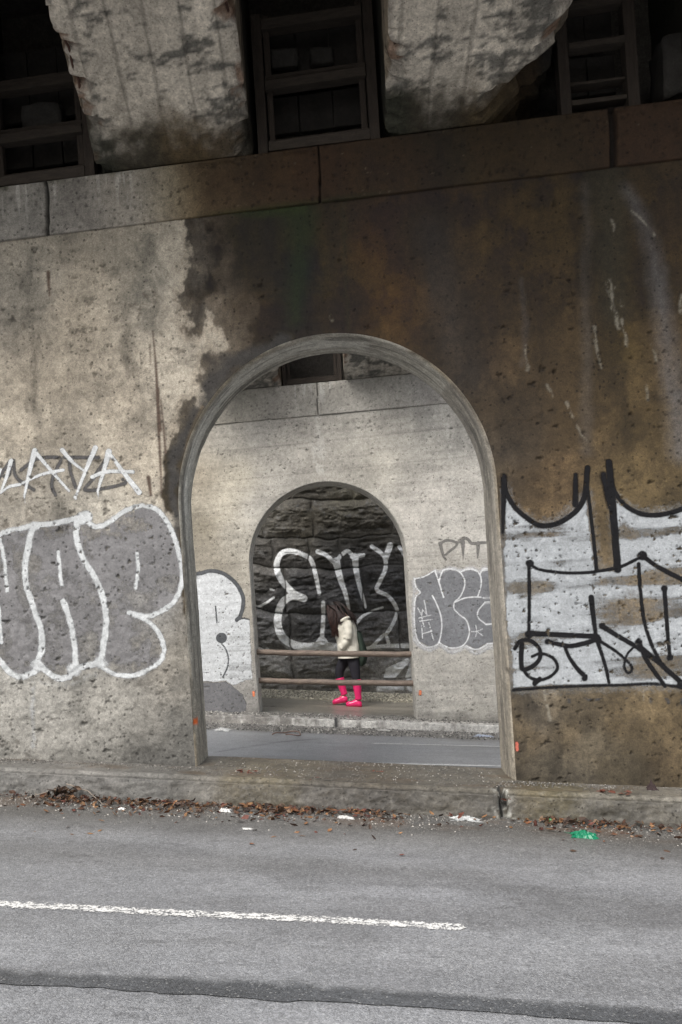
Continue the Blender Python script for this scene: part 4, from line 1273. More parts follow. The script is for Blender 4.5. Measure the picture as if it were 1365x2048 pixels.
def beam(xl, xr, D, zb, label, seed, s_front, rise=.45, run=1.35, back=.66, ztop=4.75, chip=.10, step=.016, group=None, dampk=1.0, tone=1.0, corner=None):
    """haunched concrete beam; the soffit rises from its seat on the wall towards the viewer"""
    prof_n = int((xr - xl) / step)
    side = int((ztop - zb) / .03)
    svals = np.concatenate([np.arange(D + back, D, -.05), np.arange(D, D - run - .15, -step), np.arange(D - run - .2, s_front, -.15)])
    rows_ = []
    # around the section: left side top -> bottom-left -> soffit -> bottom-right -> right side top
    sec = [(0.0, 1 - i / side, 0) for i in range(side)] + [(i / prof_n, 0.0, 1) for i in range(prof_n + 1)] + [(1.0, (i + 1) / side, 0) for i in range(side)]
    sec = np.array(sec)
    TT, S_m = np.meshgrid(np.arange(len(sec)), svals)
    ti, S = TT.ravel(), S_m.ravel()
    d = np.clip(D - S, 0, None)
    zs_ = zb + rise * np.minimum(d, run) - .06 * (1 - sst(0, .10, d)) * 0
    u = sec[ti, 0]; h = sec[ti, 1]
    X = xl + (xr - xl) * u
    Zz = zs_ + (ztop - zs_) * h
    # broken arrises
    dl = np.hypot((X - xl), Zz - zs_)
    dr_ = np.hypot((xr - X), Zz - zs_)
    de = np.minimum(dl, dr_)
    side_id = np.where(dl < dr_, 0, 40)
    amt = np.clip(fbm(S * 5.2 + side_id, side_id * 1.0, seed + 11, 6, .68) - .36, 0, .4) * 1.9 * chip
    if corner:
        amt += corner[1] * ((dl < dr_) == (corner[0] < 0)) * np.exp(-((d - corner[2]) / corner[3]) ** 2) * (.6 + .8 * fbm(S * 7, Zz * 7, seed + 12, 4))
    amt += .05 * np.clip(fbm(S * 11 + side_id, Zz * 9, seed + 13, 4) - .45, 0, 1)
    g = np.clip(1 - de / (amt + .02) * .55, 0, 1)
    X = X + np.where(dl < dr_, 1, -1) * g * amt
    Zz = Zz + g * amt * .9
    n1 = fbm(X * 6, S * 6, seed + 15, 5, .6) - .5
    Zz = Zz + .006 * n1 * (h < .01)
    X = X + .02 * (fbm(S * 5, Zz * 5, seed + 17, 4) - .5) * (h > .01)
    spall = sst(.54, .62, fbm(S * 4, X * 4 + Zz * 3, seed + 19, 5, .6)) * (de < .11)
    Zz = Zz + spall * .012
    Y = S - K * X
    c = soffit_pig(None, None, seed, X, None, S, 1.0, tone)
    c = lerp(c, (.30, .275, .24), np.clip(g * 1.2, 0, 1) * .8)
    c = lerp(c, (.17, .10, .065), np.clip(g * 3, 0, 1) * sst(.52, .62, fbm(S * 9, Zz * 9, seed + 21, 4)) * .8)
    # damp, mossy seat on the wall
    damp = 1 - sst(.10, .50, d + .34 * (fbm(X * 3.4, S * 3.4, seed + 23, 5, .6) - .5) * 2)
    damp = damp * dampk
    dcol = shepard(X * 1000, S * 0, [(xl * 1000, 0, .05, .052, .036), ((xl * .7 + xr * .3) * 1000, 0, .075, .065, .045), ((xl * .4 + xr * .6) * 1000, 0, .13, .095, .05), ((xl * .15 + xr * .85) * 1000, 0, .11, .08, .045), (xr * 1000, 0, .05, .045, .032)])
    dcol *= .62 * (.5 + 1.0 * fbm(X * 7, S * 7, seed + 25, 5, .62))[:, None]
    c = c * (1 - damp[:, None]) + dcol * damp[:, None]
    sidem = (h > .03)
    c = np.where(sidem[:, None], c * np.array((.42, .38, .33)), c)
    n, m = TT.shape
    idx = np.arange(n * m).reshape(n, m)
    q = np.stack([idx[:-1, :-1], idx[:-1, 1:], idx[1:, 1:], idx[1:, :-1]], -1).reshape(-1, 4)
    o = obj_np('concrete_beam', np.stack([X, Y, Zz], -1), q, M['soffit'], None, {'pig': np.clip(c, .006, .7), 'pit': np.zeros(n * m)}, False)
    tag(o, label, 'beam', group)
    # reinforcement laid bare along the broken arrises
    for sgn, x0 in ((0, xl), (1, xr)):
        if corner and sgn == 1:
            continue
        bm = bmesh.new()
        pts = []
        for i in range(26):
            dd = .55 + i * .035
            off = (.046 + .006 * math.sin(i * 1.3 + seed))
            x = x0 + (off if sgn == 0 else -off)
            pts.append((x, D - dd - K * x, zb + rise * min(dd, run) + .040 + .004 * math.sin(i * 2.1 + seed)))
        bm_tube(bm, pts, .008, 8)
        bm_obj('rebar', bm, M['rebar'], o, True)
    return o


GB = 'haunched concrete beams under the bridge deck'
beam(-1.50, -.40, D1, 3.085, 'broad pale concrete beam with broken left edge, above the left of the near arch', 31, 4.0, .47, chip=.12, tone=1.5, group=GB)
beam(.50, 1.62, D1, 3.085, 'broad pale concrete beam with broken right corner, above the right of the near arch', 77, 4.0, .40, chip=.13, tone=1.5, corner=(1, .20, .12, .26), group=GB)
beam(-3.45, -2.35, D1, 3.085, 'concrete beam mostly outside the left edge', 51, 4.0, .45, step=.05, group=GB)
beam(2.46, 3.5, D1, 3.085, 'dim concrete beam at the far right edge', 91, 4.0, .45, step=.03, group=GB)
beam(-1.75, -.62, D2, 2.972, 'pale beam left of the timber frame, seen through the near arch', 131, 12.0, .45, back=.52, step=.03, chip=.06, dampk=.12, tone=1.25, group=GB)
beam(.24, 1.35, D2, 2.972, 'pale beam right of the timber frame, seen through the near arch', 151, 12.0, .45, back=.52, step=.03, chip=.06, dampk=.12, tone=1.25, group=GB)

deck = empty('bridge_deck')  # slabs cut back, with an open gap, shaped to let more light in
tag(deck, 'dark concrete bridge deck overhead carried by the beams', 'bridge')
bm = bmesh.new()
bm_box(bm, -3.7, 3.7, 3.8, D1 + .86, 4.70, 5.10, 0)
bm_obj('deck_slab', bm, M['deck'], deck)
bm = bmesh.new()
bm_box(bm, -1.85, 1.45, D2 - .85, D2 + .72, 4.70, 5.10, 0)
bm_obj('deck_slab', bm, M['deck'], deck)
for (D, zb, dep, xa, xb) in ((D1, 3.06, .66, -3.7, 3.7), (D2, 2.95, .52, -1.85, 1.45)):
    bm = bmesh.new()
    bm_box(bm, xa, xb, D + dep, D + dep + .18, zb, 4.69, 0)
    bm_obj('end_wall', bm, M['deck'], deck)


def timber(bm, x0, x1, s0, s1, z0, z1):
    bm_box(bm, x0, x1, s0, s1, z0, z1, .005, True, .004)


def frame(label, x0, x1, s, z0, z1, rails, stiles=(1, 1), sw=.07, boards=True, rung=.055, dark=None, double=True):
    r = tag(empty('timber_frame'), label, 'frame', 'old timber frames between the beams')
    xs_ = []
    if stiles[0]:
        xs_.append((x0, x0 + sw))
        if double:
            xs_.append((x0 + sw + .012, x0 + sw + .05))
    if stiles[1]:
        xs_.append((x1 - sw, x1))
        if double:
            xs_.append((x1 - sw - .05, x1 - sw - .012))
    for i, (a_, b_) in enumerate(xs_):
        bm = bmesh.new()
        back = .03 if (double and i % 2) else 0
        timber(bm, a_, b_, s + back, s + .10, z0 + .004, z1)
        bm_obj('stile', bm, M['timber'], r)
    ia = x0 + (sw + .003 if stiles[0] else 0)
    ib = x1 - (sw + .003 if stiles[1] else 0)
    for z, h, off in rails:
        bm = bmesh.new()
        timber(bm, ia, ib, s + off - .012, s + off + .085, z, z + h)
        bm_obj('rail', bm, M['timber2'], r)
    if boards:
        n = max(2, int((x1 - x0) / .22))
        for i in range(n):
            a_ = x0 + .06 + (x1 - x0 - .12) * i / n
            b_ = x0 + .06 + (x1 - x0 - .12) * (i + 1) / n - .008
            for zz0, zz1 in ((z0 + .03, z0 + .10), (z0 + .24, z0 + .50), (z0 + .58, z1 - .02)):
                bm = bmesh.new()
                timber(bm, a_, b_, s + .24 + .01 * (i % 2), s + .28 + .01 * (i % 2), zz0, zz1)
                bm_obj('board', bm, M['hollow'], r)
    return r


frame('tall timber frame standing between the two broad beams', -.365, .47, D1 + .03, 3.085, 4.05, [(3.092, .065, 0), (3.52, .06, 0), (3.60, .03, .03), (3.93, .07, 0), (3.16, .022, .03)])
frame('low timber frame at the left edge beside the broken beam', -2.33, -1.53, D1 + .03, 3.085, 4.2, [(3.092, .07, 0), (3.165, .022, .03), (3.40, .06, 0), (3.475, .025, .03), (3.76, .08, 0)])
frame('dim timber frame right of the broken beam corner', 1.66, 2.16, D1 + .05, 3.085, 4.1, [(3.16, .03, .02), (3.30, .02, .05), (3.52, .04, 0), (3.78, .05, 0)], double=False)
frame('small timber frame on the far wall, above the smaller arch', -.60, .21, D2 + .03, 2.972, 3.75, [(2.98, .055, 0), (3.04, .02, .03), (3.42, .06, 0)], sw=.055, boards=False)


def lump(name, label, cat, centre, size, seed, mat, rough=.25, sub=3, group=None):
    bm = bmesh.new()
    bmesh.ops.create_cube(bm, size=1)
    bmesh.ops.subdivide_edges(bm, edges=bm.edges[:], cuts=5, use_grid_fill=True)
    for v in bm.verts:
        p = v.co.copy()
        v.co += p.normalized() * -.10 * (max(abs(p.x), abs(p.y), abs(p.z)) < .51) * (abs(p.x) + abs(p.y) + abs(p.z) - .5)
        v.co += Vector(mnoise.noise_vector(p * 2.5 + Vector((seed, 0, 0)))) * rough * .4
        v.co = Vector((v.co.x * size[0], v.co.y * size[1], v.co.z * size[2])) + Vector(centre)
    o = bm_obj(name, bm, mat, None, True)
    return tag(o, label, cat, group)


# rubble and a pipe end lying in the dark recesses
x, z = at(75, 205, D1 + .18)
lump('concrete_lump', 'broken concrete lump in the dark behind the left timber frame', 'rubble', (x + .03, D1 + .20 - K * x, 3.62), (.30, .14, .20), 3, M['dim'])
x, z = at(1345, 110, D1 + .3)
lump('concrete_lump', 'dim concrete lump at the far right below the deck', 'rubble', (x, D1 + .25 - K * x, 3.36), (.28, .3, .42), 8, M['dim'])
x, z = at(585, 90, D1 + .2)
lump('concrete_block', 'dark concrete block behind the upper panes of the tall frame', 'rubble', (x - .06, D1 + .195 - K * x, 3.80), (.20, .06, .14), 5, M['dim'], .12)
lump('concrete_block', 'second dark block right of the first in the tall frame', 'rubble', (x + .20, D1 + .195 - K * x, 3.80), (.17, .06, .12), 9, M['dim'], .12)

# ================================================================== LEAVES AND LITTER
def quadsoup(name, items, mat, label=None, cat=None, group=None, kind=None):
    V, Fc, Cc = [], [], []
    for vs, fs, c in items:
        b = len(V)
        V += vs
        Fc += [tuple(i + b for i in f) for f in fs]
        Cc += [c] * len(vs)
    me = bpy.data.meshes.new(name)
    me.from_pydata([tuple(v) for v in V], [], Fc)
    a = me.attributes.new('pig', 'FLOAT_COLOR', 'POINT')
    a.data.foreach_set('color', np.hstack([np.array(Cc), np.ones((len(Cc), 1))]).astype(np.float32).ravel())
    me.materials.append(mat)
    me.update()
    return tag(link(bpy.data.objects.new(name, me)), label, cat, group, kind)


def leaf(x, y, z, r, c, tilt=.5, thick=.0012):
    rot = Matrix.Rotation(random.uniform(0, 6.28), 3, 'Z') @ Matrix.Rotation(random.gauss(0, tilt), 3, 'X') @ Matrix.Rotation(random.gauss(0, tilt), 3, 'Y')
    wdt = random.uniform(.35, .62)
    curl = random.uniform(-.5, .6)
    pr = [(-1, 0), (-.45, .8), (.25, 1), (1, 0), (.25, -1), (-.45, -.8), (0, 0)]
    vs = []
    for a, b in pr:
        p = Vector((a * r, b * r * wdt * random.uniform(.75, 1.15), curl * r * (a * a * .6 + b * b * .5)))
        vs.append(rot @ p + Vector((x, y, z)))
    fs = [(0, 6, 1), (1, 6, 2), (2, 6, 3), (3, 6, 4), (4, 6, 5), (5, 6, 0)]
    return vs, fs, c


LC = [(.16, .065, .028), (.11, .05, .026), (.20, .10, .045), (.075, .045, .03), (.055, .038, .03), (.24, .13, .06), (.12, .042, .03), (.17, .11, .07), (.09, .06, .045)]
items = []
for i in range(4600):
    X = random.uniform(-2.9, 2.7)
    dens = 1.0 if X < -.4 else (.5 if X < .3 else .16 if X < 1.15 else .5)
    dens *= .12 + 1.5 * float(vnoise(np.array([X * 2.6]), np.array([3.3]), 1101)[0]) ** 1.6
    if random.random() > dens:
        continue
    wth = .30 if X < .2 else .26
    off = min(abs(random.gauss(0, .5)) * wth, .62) * (1 if random.random() < .9 else 1.7)
    s = SK1 - .015 - off
    r = random.uniform(.006, .026) if random.random() < .8 else random.uniform(.02, .036)
    z = ZR1 + G * X + random.uniform(.004, .03) * (1 if off < .2 else .45)
    c = random.choice(LC)
    k_ = random.uniform(.35, .95)
    items.append(leaf(X, s - K * X, z, r, tuple(q * k_ for q in c), .45))
for i in range(26):            # a few strays on the road and on the sill
    X, s = random.uniform(-2.5, 2.2), random.uniform(5.0, 5.6)
    items.append(leaf(X, s - K * X, ZR1 + G * X + .006, random.uniform(.012, .028), random.choice(LC), .2))
for px_, py_ in ((480, 1545), (500, 1547), (750, 1546), (640, 1560), (1240, 1588), (1260, 1590), (1225, 1587), (1215, 1586), (1010, 1604), (920, 1635)):
    X, Y, Zp = grd(px_, py_, ZK1)
    for j in range(4):
        items.append(leaf(X + random.gauss(0, .03), Y + random.gauss(0, .02), Zp + .012, random.uniform(.012, .03), (.10, .035, .022), .2))
quadsoup('leaf_litter', items, M['vcol'], 'wet brown autumn leaves heaped along the near kerb', 'leaves', kind='stuff')


def grain(x, y, z, r, c):
    vs = []
    for a in range(5):
        an = a * 1.2566 + random.uniform(-.3, .3)
        q = r * random.uniform(.7, 1.2)
        vs.append((x + q * math.cos(an), y + q * math.sin(an), z))
    n = len(vs)
    vs += [(x + .5 * (v[0] - x), y + .5 * (v[1] - y), z + r * random.uniform(.5, .9)) for v in vs]
    fs = [(i, (i + 1) % 5, (i + 1) % 5 + 5, i + 5) for i in range(5)] + [(5, 6, 7, 8, 9)]
    return vs, fs, c


items = []
for i in range(2600):
    X = random.uniform(-2.9, 2.6)
    s = SK1 - .02 - abs(random.gauss(0, .22))
    g = random.choice([.08, .12, .15, .2, .1, .34])
    items.append(grain(X, s - K * X, ZR1 + G * X, random.uniform(.003, .008), (g, g * .95, g * .86)))
for i in range(2600):          # grit on the kerb top along the wall foot and on the sill
    X = random.uniform(-2.9, 2.5)
    s = random.uniform(SK1 + .1, D1 - .02) if abs(X) > 1.0 else random.uniform(SK1 + .1, D1 + T1)
    if abs(X) > 1.0:
        s = D1 - .02 - abs(random.gauss(0, .09))
        s = max(s, SK1 + .1)
    g = random.choice([.06, .10, .14, .08, .12, .26])
    items.append(grain(X, s - K * X, ZK1 + G * X, random.uniform(.003, .007), (g, g * .95, g * .86)))
quadsoup('grit', items, M['grit'], 'loose grit along the near kerb and wall foot', 'grit', kind='stuff')
items = []
for i in range(3600):
    X = random.uniform(-2.3, 2.1)
    s = random.uniform(14.85, 16.1) if random.random() < .5 else 16.15 - abs(random.gauss(0, .5))
    s = max(14.7, s)
    g = random.choice([.2, .3, .42, .55, .62, .26])
    items.append(grain(X, s - K * X, ZW2 + G * X + .006, random.uniform(.008, .026), (g, g * .94, g * .76)))
for i in range(2600):
    X = random.uniform(-2.3, 2.1)
    s = random.uniform(11.75, SK2 - .01) if random.random() < .6 else random.uniform(SK2 + .1, D2 + .1)
    z = ZR2 if s < SK2 else ZW2
    g = random.choice([.08, .12, .2, .3, .42])
    items.append(grain(X, s - K * X, z + G * X + .001, random.uniform(.006, .016), (g, g * .96, g * .88)))
quadsoup('gravel', items, M['grit'], 'pale loose gravel at the foot of the dark stone wall and far gutter', 'gravel', kind='stuff')


def crumple(name, label, cat, px_, py_, z0, w, d, h, col, seed, rough=.5, group=None, trans=False, n=22):
    """a crumpled sheet of paper, foil or plastic lying on the ground"""
    X0, Y0, Z0 = grd(px_, py_, z0)
    rr = np.linspace(-1, 1, n)
    A, B = np.meshgrid(rr, rr)
    A, B = A.ravel(), B.ravel()
    wv = fbm(A * 1.7 + seed, B * 1.7, seed, 3)
    cr = np.abs(fbm(A * 2.6 + seed, B * 2.6, seed + 3, 4) - .5) * 2
    ex = .8 + .5 * (fbm(A * 2 + 9, B * 2 + seed, seed + 5, 3) - .5) * 2
    R = np.maximum(np.abs(A), np.abs(B))
    X = X0 + A * w / 2 * ex
    Y = Y0 + B * d / 2 * ex - K * A * w / 2
    Zz = Z0 + .004 + h * np.clip((1 - R ** 2) * (.25 + .9 * wv) + .7 * (cr - .3), 0, 1.5) + G * (X - X0)
    idx = np.arange(n * n).reshape(n, n)
    q = np.stack([idx[:-1, :-1], idx[:-1, 1:], idx[1:, 1:], idx[1:, :-1]], -1).reshape(-1, 4)
    o = obj_np(name, np.stack([X, Y, Zz], -1), q, mat_plain(name + '_material', col, rough, .12, 20, .15), None, {}, False)
    sm = o.modifiers.new('thickness', 'SOLIDIFY')
    sm.thickness = .0015
    return tag(o, label, cat, group)


crumple('plastic_bag', 'crumpled green plastic bag on the road', 'bag', 1166, 1673, ZR1, .17, .13, .045, (.006, .15, .075), 3, .35)
crumple('plastic_wrapper', 'long clear crumpled wrapper in the gutter by the kerb joint', 'litter', 932, 1640, ZR1, .21, .10, .022, (.34, .35, .345), 5, .3)
crumple('paper_scrap', 'white crumpled paper scrap below the arch opening', 'litter', 692, 1637, ZR1, .10, .07, .016, (.46, .46, .44), 7, .6)
crumple('paper_scrap', 'white paper scrap among the leaves on the left', 'litter', 452, 1623, ZR1, .085, .07, .025, (.5, .5, .48), 9, .6)
crumple('paper_scrap', 'small white scrap at the edge of the leaves, further left', 'litter', 244, 1619, ZR1, .05, .05, .01, (.6, .6, .58), 15, .6)
crumple('paper_scrap', 'thin pale scrap lying on bare asphalt', 'litter', 495, 1659, ZR1, .07, .04, .006, (.5, .5, .48), 17, .6)
crumple('carton', 'small white and upright crumpled carton next to green scrap', 'litter', 1096, 1637, ZR1, .036, .05, .035, (.7, .7, .68), 11, .5)
crumple('plastic_scrap', 'tiny pale green plastic scrap below the white carton', 'litter', 1102, 1643, ZR1, .035, .04, .016, (.12, .42, .18), 13, .4)
crumple('dry_leaf', 'large tan dry leaf in the gutter near the right edge', 'leaf', 1292, 1643, ZR1, .075, .08, .05, (.27, .17, .07), 19, .7)
crumple('dark_rag', 'dark crumpled clump on the kerb against the wall', 'litter', 1304, 1580, ZK1, .075, .06, .055, (.03, .018, .018), 21, .8)
crumple('plastic_wrapper', 'white crumpled wrapper in the far gutter, left', 'litter', 446, 1461, ZR2, .22, .25, .03, (.6, .6, .58), 23, .4)
crumple('plastic_wrapper', 'pale bluish litter in the far gutter, right', 'litter', 968, 1473, ZR2, .26, .2, .025, (.36, .40, .48), 25, .4)
crumple('plastic_wrapper', 'flat pale litter in the far gutter under the rails', 'litter', 770, 1461, ZR2, .2, .12, .015, (.42, .41, .38), 27, .5)
# wire loop in the far gutter, stick and twig heap in the near leaves
bm = bmesh.new()
P = [grd(x, y, ZR2) for x, y in ((545, 1472), (560, 1469), (580, 1466), (597, 1468), (601, 1472), (590, 1474), (572, 1473))]
C = catmull([(p[0], p[1]) for p in P], .05)
bm_tube(bm, [(c[0], c[1], ZR2 + G * c[0] + .02 + .01 * math.sin(i)) for i, c in enumerate(C)], .008, 6)
tag(bm_obj('wire_loop', bm, mat_plain('wire_material', (.20, .13, .10), .6), None, True), 'thin bent wire loop lying in the far gutter', 'wire')
bm = bmesh.new()
a_, b_ = grd(152, 1584, ZR1), grd(207, 1612, ZR1)
pts = []
for i in range(9):
    t = i / 8
    x, y = a_[0] + (b_[0] - a_[0]) * t, a_[1] + (b_[1] - a_[1]) * t - .16 * t * 0
    pts.append((x, min(y, SK1 - .02 - K * x), ZR1 + G * x + .085 * (1 - t) + .008 + .003 * math.sin(i * 2)))
bm_tube(bm, pts, [.0045 - .0003 * i for i in range(9)], 6)
tag(bm_obj('stick', bm, mat_plain('stick_material', (.19, .16, .13), .8), None, True), 'thin straight grey stick leaning from the leaf heap onto the road', 'stick')
items = []
X0, Y0, Z0 = grd(138, 1590, ZR1)
Y0 = SK1 - .06 - K * X0
for i in range(46):
    t = random.random()
    items.append(leaf(X0 + random.gauss(0, .05), min(Y0 + random.gauss(0, .02), SK1 - .02 - K * X0), Z0 + .02 + .055 * t, random.uniform(.018, .036), random.choice([(.05, .035, .028), (.09, .055, .035), (.13, .09, .06), (.03, .024, .02)]), .9))
heap = quadsoup('dry_leaf_clump', items, M['vcol'], 'dark curled leaf clump piled against the kerb, by the stick', 'leaves')
bm = bmesh.new()
bm_tube(bm, [(X0 - .22, Y0 - .02, Z0 + .03), (X0 - .1, Y0, Z0 + .055), (X0 + .02, Y0 + .01, Z0 + .075)], .003, 6)
bm_obj('twig', bm, bpy.data.materials['stick_material'], heap, True)

# ================================================================== THE WALKER
PX, PY_, PZ = grd(704, 1411, ZW2)
SKIN = mat_plain('skin', (.42, .24, .17), .5, .06, 10, .05)
person = tag(empty('person'), 'person in pink rubber boots and cream jacket walking left with head bowed', 'person')


def pw(p):
    return Vector((PX + p[0], PY_ + p[1] - K * p[0], PZ + G * p[0] + p[2]))


def skin_mesh(name, verts, edges, radii, mat, parent, root=0, sub=2):
    me = bpy.data.meshes.new(name)
    me.from_pydata([tuple(pw(v)) for v in verts], edges, [])
    o = link(bpy.data.objects.new(name + '_tmp', me))
    sm = o.modifiers.new('skin', 'SKIN')
    sm.use_smooth_shade = True
    for i, r in enumerate(radii):
        d = me.skin_vertices[0].data[i]
        d.radius = r if hasattr(r, '__len__') else (r, r)
        d.use_root = (i == root)
    ss = o.modifiers.new('sub', 'SUBSURF')
    ss.levels = ss.render_levels = sub
    dg = bpy.context.evaluated_depsgraph_get()
    dg.update()
    m2 = bpy.data.meshes.new_from_object(o.evaluated_get(dg))
    bpy.data.objects.remove(o)
    m2.name = name
    m2.materials.clear()
    m2.materials.append(mat)
    m2.polygons.foreach_set('use_smooth', [True] * len(m2.polygons))
    return link(bpy.data.objects.new(name, m2), parent)


bv = [(.04, 0, .88), (.02, 0, 1.02), (-.01, 0, 1.18), (-.045, 0, 1.33), (-.105, 0, 1.395), (-.165, 0, 1.435), (-.195, 0, 1.485), (-.20, 0, 1.52),
      (.05, -.085, .82), (.085, -.09, .45), (.105, -.09, .09), (.02, -.09, .035), (-.05, -.09, .03),
      (.03, .085, .82), (-.17, .08, .49), (-.10, .08, .135), (-.20, .08, .06), (-.265, .08, .04),
      (-.02, -.15, 1.30), (.03, -.20, 1.06), (-.08, -.19, .90), (-.125, -.18, .86),
      (-.02, .15, 1.30), (.03, .20, 1.06), (-.08, .19, .90), (-.125, .18, .86), (-.235, 0, 1.395), (-.287, 0, 1.435)]
be = [(0, 1), (1, 2), (2, 3), (3, 4), (4, 5), (5, 6), (6, 7), (0, 8), (8, 9), (9, 10), (10, 11), (11, 12), (0, 13), (13, 14), (14, 15), (15, 16), (16, 17), (3, 18), (18, 19), (19, 20), (20, 21), (3, 22), (22, 23), (23, 24), (24, 25), (5, 26), (5, 27)]
br = [(.13, .11), (.115, .10), (.13, .10), .065, .05, .075, .085, .065, .085, .055, .038, .036, .025, .085, .055, .038, .036, .025, .05, .038, .028, .03, .05, .038, .028, .03, .03, .014]
skin_mesh('body', bv, be, br, SKIN, person)
# eyes and mouth (turned to the pavement, half covered by hair)
for nm, pts, r, c in (('eye', [(-.272, -.032, 1.465)], .011, (.03, .02, .02)), ('eye', [(-.272, .032, 1.465)], .011, (.03, .02, .02)), ('mouth', [(-.268, 0, 1.395)], .012, (.30, .09, .08))):
    bm = bmesh.new()
    bmesh.ops.create_icosphere(bm, subdivisions=2, radius=r, matrix=Matrix.Translation(pw(pts[0])))
    bm_obj(nm, bm, mat_plain(nm + '_colour', c, .4, .02), person, True)
# trousers
skin_mesh('trousers', [(.04, 0, .90), (.05, 0, .82), (.055, -.085, .80), (.075, -.09, .62), (.088, -.09, .46), (.096, -.09, .33), (.03, .085, .80), (-.075, .085, .65), (-.16, .08, .50), (-.145, .08, .36)],
          [(0, 1), (1, 2), (2, 3), (3, 4), (4, 5), (1, 6), (6, 7), (7, 8), (8, 9)], [(.16, .12), (.15, .13), .112, .095, .074, .06, .112, .095, .074, .058], mat_plain('dark_leggings', (.018, .017, .024), .75, .25, 20, .3), person)


def loft(bm, rings, seg=24):
    rs = []
    for cx, cy, cz, rx, ry, tl in rings:
        rs.append([bm.verts.new(pw((cx + rx * math.cos(2 * math.pi * k / seg), cy + ry * math.sin(2 * math.pi * k / seg), cz + tl * math.cos(2 * math.pi * k / seg)))) for k in range(seg)])
    for i in range(len(rs) - 1):
        for k in range(seg):
            bm.faces.new((rs[i][k], rs[i][(k + 1) % seg], rs[i + 1][(k + 1) % seg], rs[i + 1][k]))
    return rs


bm = bmesh.new()
R_ = [(-.098, 0, 1.425, .062, .07, -.035), (-.06, 0, 1.36, .085, .095, -.03), (-.04, 0, 1.325, .115, .165, -.02), (-.025, 0, 1.27, .140, .205, 0), (-.01, 0, 1.18, .160, .215, 0), (.0, 0, 1.06, .168, .212, 0), (.008, 0, .95, .172, .212, 0), (.010, 0, .84, .174, .218, 0), (.008, 0, .75, .172, .222, .012), (.008, 0, .715, .170, .22, .014), (.008, 0, .72, .15, .20, .012)]
RI = []
for i in range(len(R_) - 1):
    for j in range(4):
        t = j / 4
        RI.append(tuple(R_[i][q] * (1 - t) + R_[i + 1][q] * t for q in range(6)))
RI.append(R_[-1])
loft(bm, RI, 48)
for v in bm.verts:
    p = v.co * 5.5
    n_ = mnoise.noise(Vector((p.x * 1.0, p.y * 1.0, p.z * 1.5))) + .5 * mnoise.noise(p * 2.3)
    ctr = pw((.0, 0, 0)); ctr.z = v.co.z
    v.co += (v.co - ctr).normalized() * .018 * n_
CREAM = mat_plain('cream_cloth', (.70, .675, .585), .85, .12, 12, .5)
jacket = bm_obj('jacket', bm, CREAM, person, True)
for sy in (-1, 1):
    bm = bmesh.new()
    sh, el, wr = Vector((-.02, sy * .165, 1.30)), Vector((.035, sy * .235, 1.05)), Vector((-.115, sy * .215, .87))
    pts, rad = [], []
    for i in range(22):
        t = i / 21
        p = (sh * (1 - t) + el * t) if False else ((1 - t) ** 2 * sh + 2 * t * (1 - t) * (el + (el - (sh + wr) / 2) * .55) + t * t * wr)
        pts.append(pw(p))
        rad.append(.078 - .026 * t + .004 * math.sin(t * 34))
    bm_tube(bm, pts, rad, 18)
    for v in bm.verts:
        v.co += Vector(mnoise.noise_vector(v.co * 14)) * .007
    bm_obj('sleeve', bm, CREAM, jacket, True)
# boots
PINK = mat_plain('pink_rubber', (.78, .026, .16), .22, .06, 8, .05, .6)
for nm, kn, an, heel, toe, y0 in (('boot', (.094, .40), (.106, .10), (.150, .028), (-.085, .022), -.09), ('boot', (-.155, .40), (-.098, .15), (-.055, .075), (-.285, .03), .08)):
    bm = bmesh.new()
    up = Vector((kn[0], 0, kn[1])); lo = Vector((an[0], 0, an[1]))
    prof = [(0, .066), (.03, .067), (.25, .064), (.5, .058), (.75, .05), (.92, .049), (1.0, .052)]
    pts = [pw((up.x + (lo.x - up.x) * t, y0, up.z + (lo.z - up.z) * t)) for t, _ in prof]
    bm_tube(bm, pts, [r for _, r in prof], 20)
    hx, hz = heel; tx, tz = toe
    L = [(0, .030, .030), (.06, .044, .046), (.16, .050, .066), (.30, .050, .080), (.44, .044, .066), (.60, .046, .046), (.78, .050, .040), (.92, .042, .032), (1.0, .022, .018)]
    rings = []
    for t, wy, hh in L:
        x, z = hx + (tx - hx) * t, hz + (tz - hz) * t
        rings.append([bm.verts.new(pw((x, y0 + wy * math.cos(a_ * math.pi / 8), z + max(-.022, hh * math.sin(a_ * math.pi / 8)) + (hh * .2 if math.sin(a_ * math.pi / 8) > 0 else 0)))) for a_ in range(16)])
    for i in range(len(rings) - 1):
        for k_ in range(16):
            bm.faces.new((rings[i][k_], rings[i + 1][k_], rings[i + 1][(k_ + 1) % 16], rings[i][(k_ + 1) % 16]))
    bm.faces.new(rings[0]); bm.faces.new(rings[-1][::-1])
    bmesh.ops.recalc_face_normals(bm, faces=bm.faces[:])
    b_ = bm_obj('boot', bm, PINK, person, True)
    bm = bmesh.new()
    ring = []
    for t, wy, hh in L:
        ring.append((t, wy + .003))
    lo_, hi_ = [], []
    for t, wy in ring + [(t, -wy) for t, wy in ring[::-1]]:
        x, z = hx + (tx - hx) * t, hz + (tz - hz) * t
        lo_.append(bm.verts.new(pw((x, y0 + wy, z - .030)))); hi_.append(bm.verts.new(pw((x, y0 + wy, z - .016))))
    n_ = len(lo_)
    for i in range(n_):
        bm.faces.new((lo_[i], lo_[(i + 1) % n_], hi_[(i + 1) % n_], hi_[i]))
    bm.faces.new(lo_[::-1]); bm.faces.new(hi_)
    bm_obj('sole', bm, mat_plain('sole_rubber', (.30, .02, .05), .5), b_)
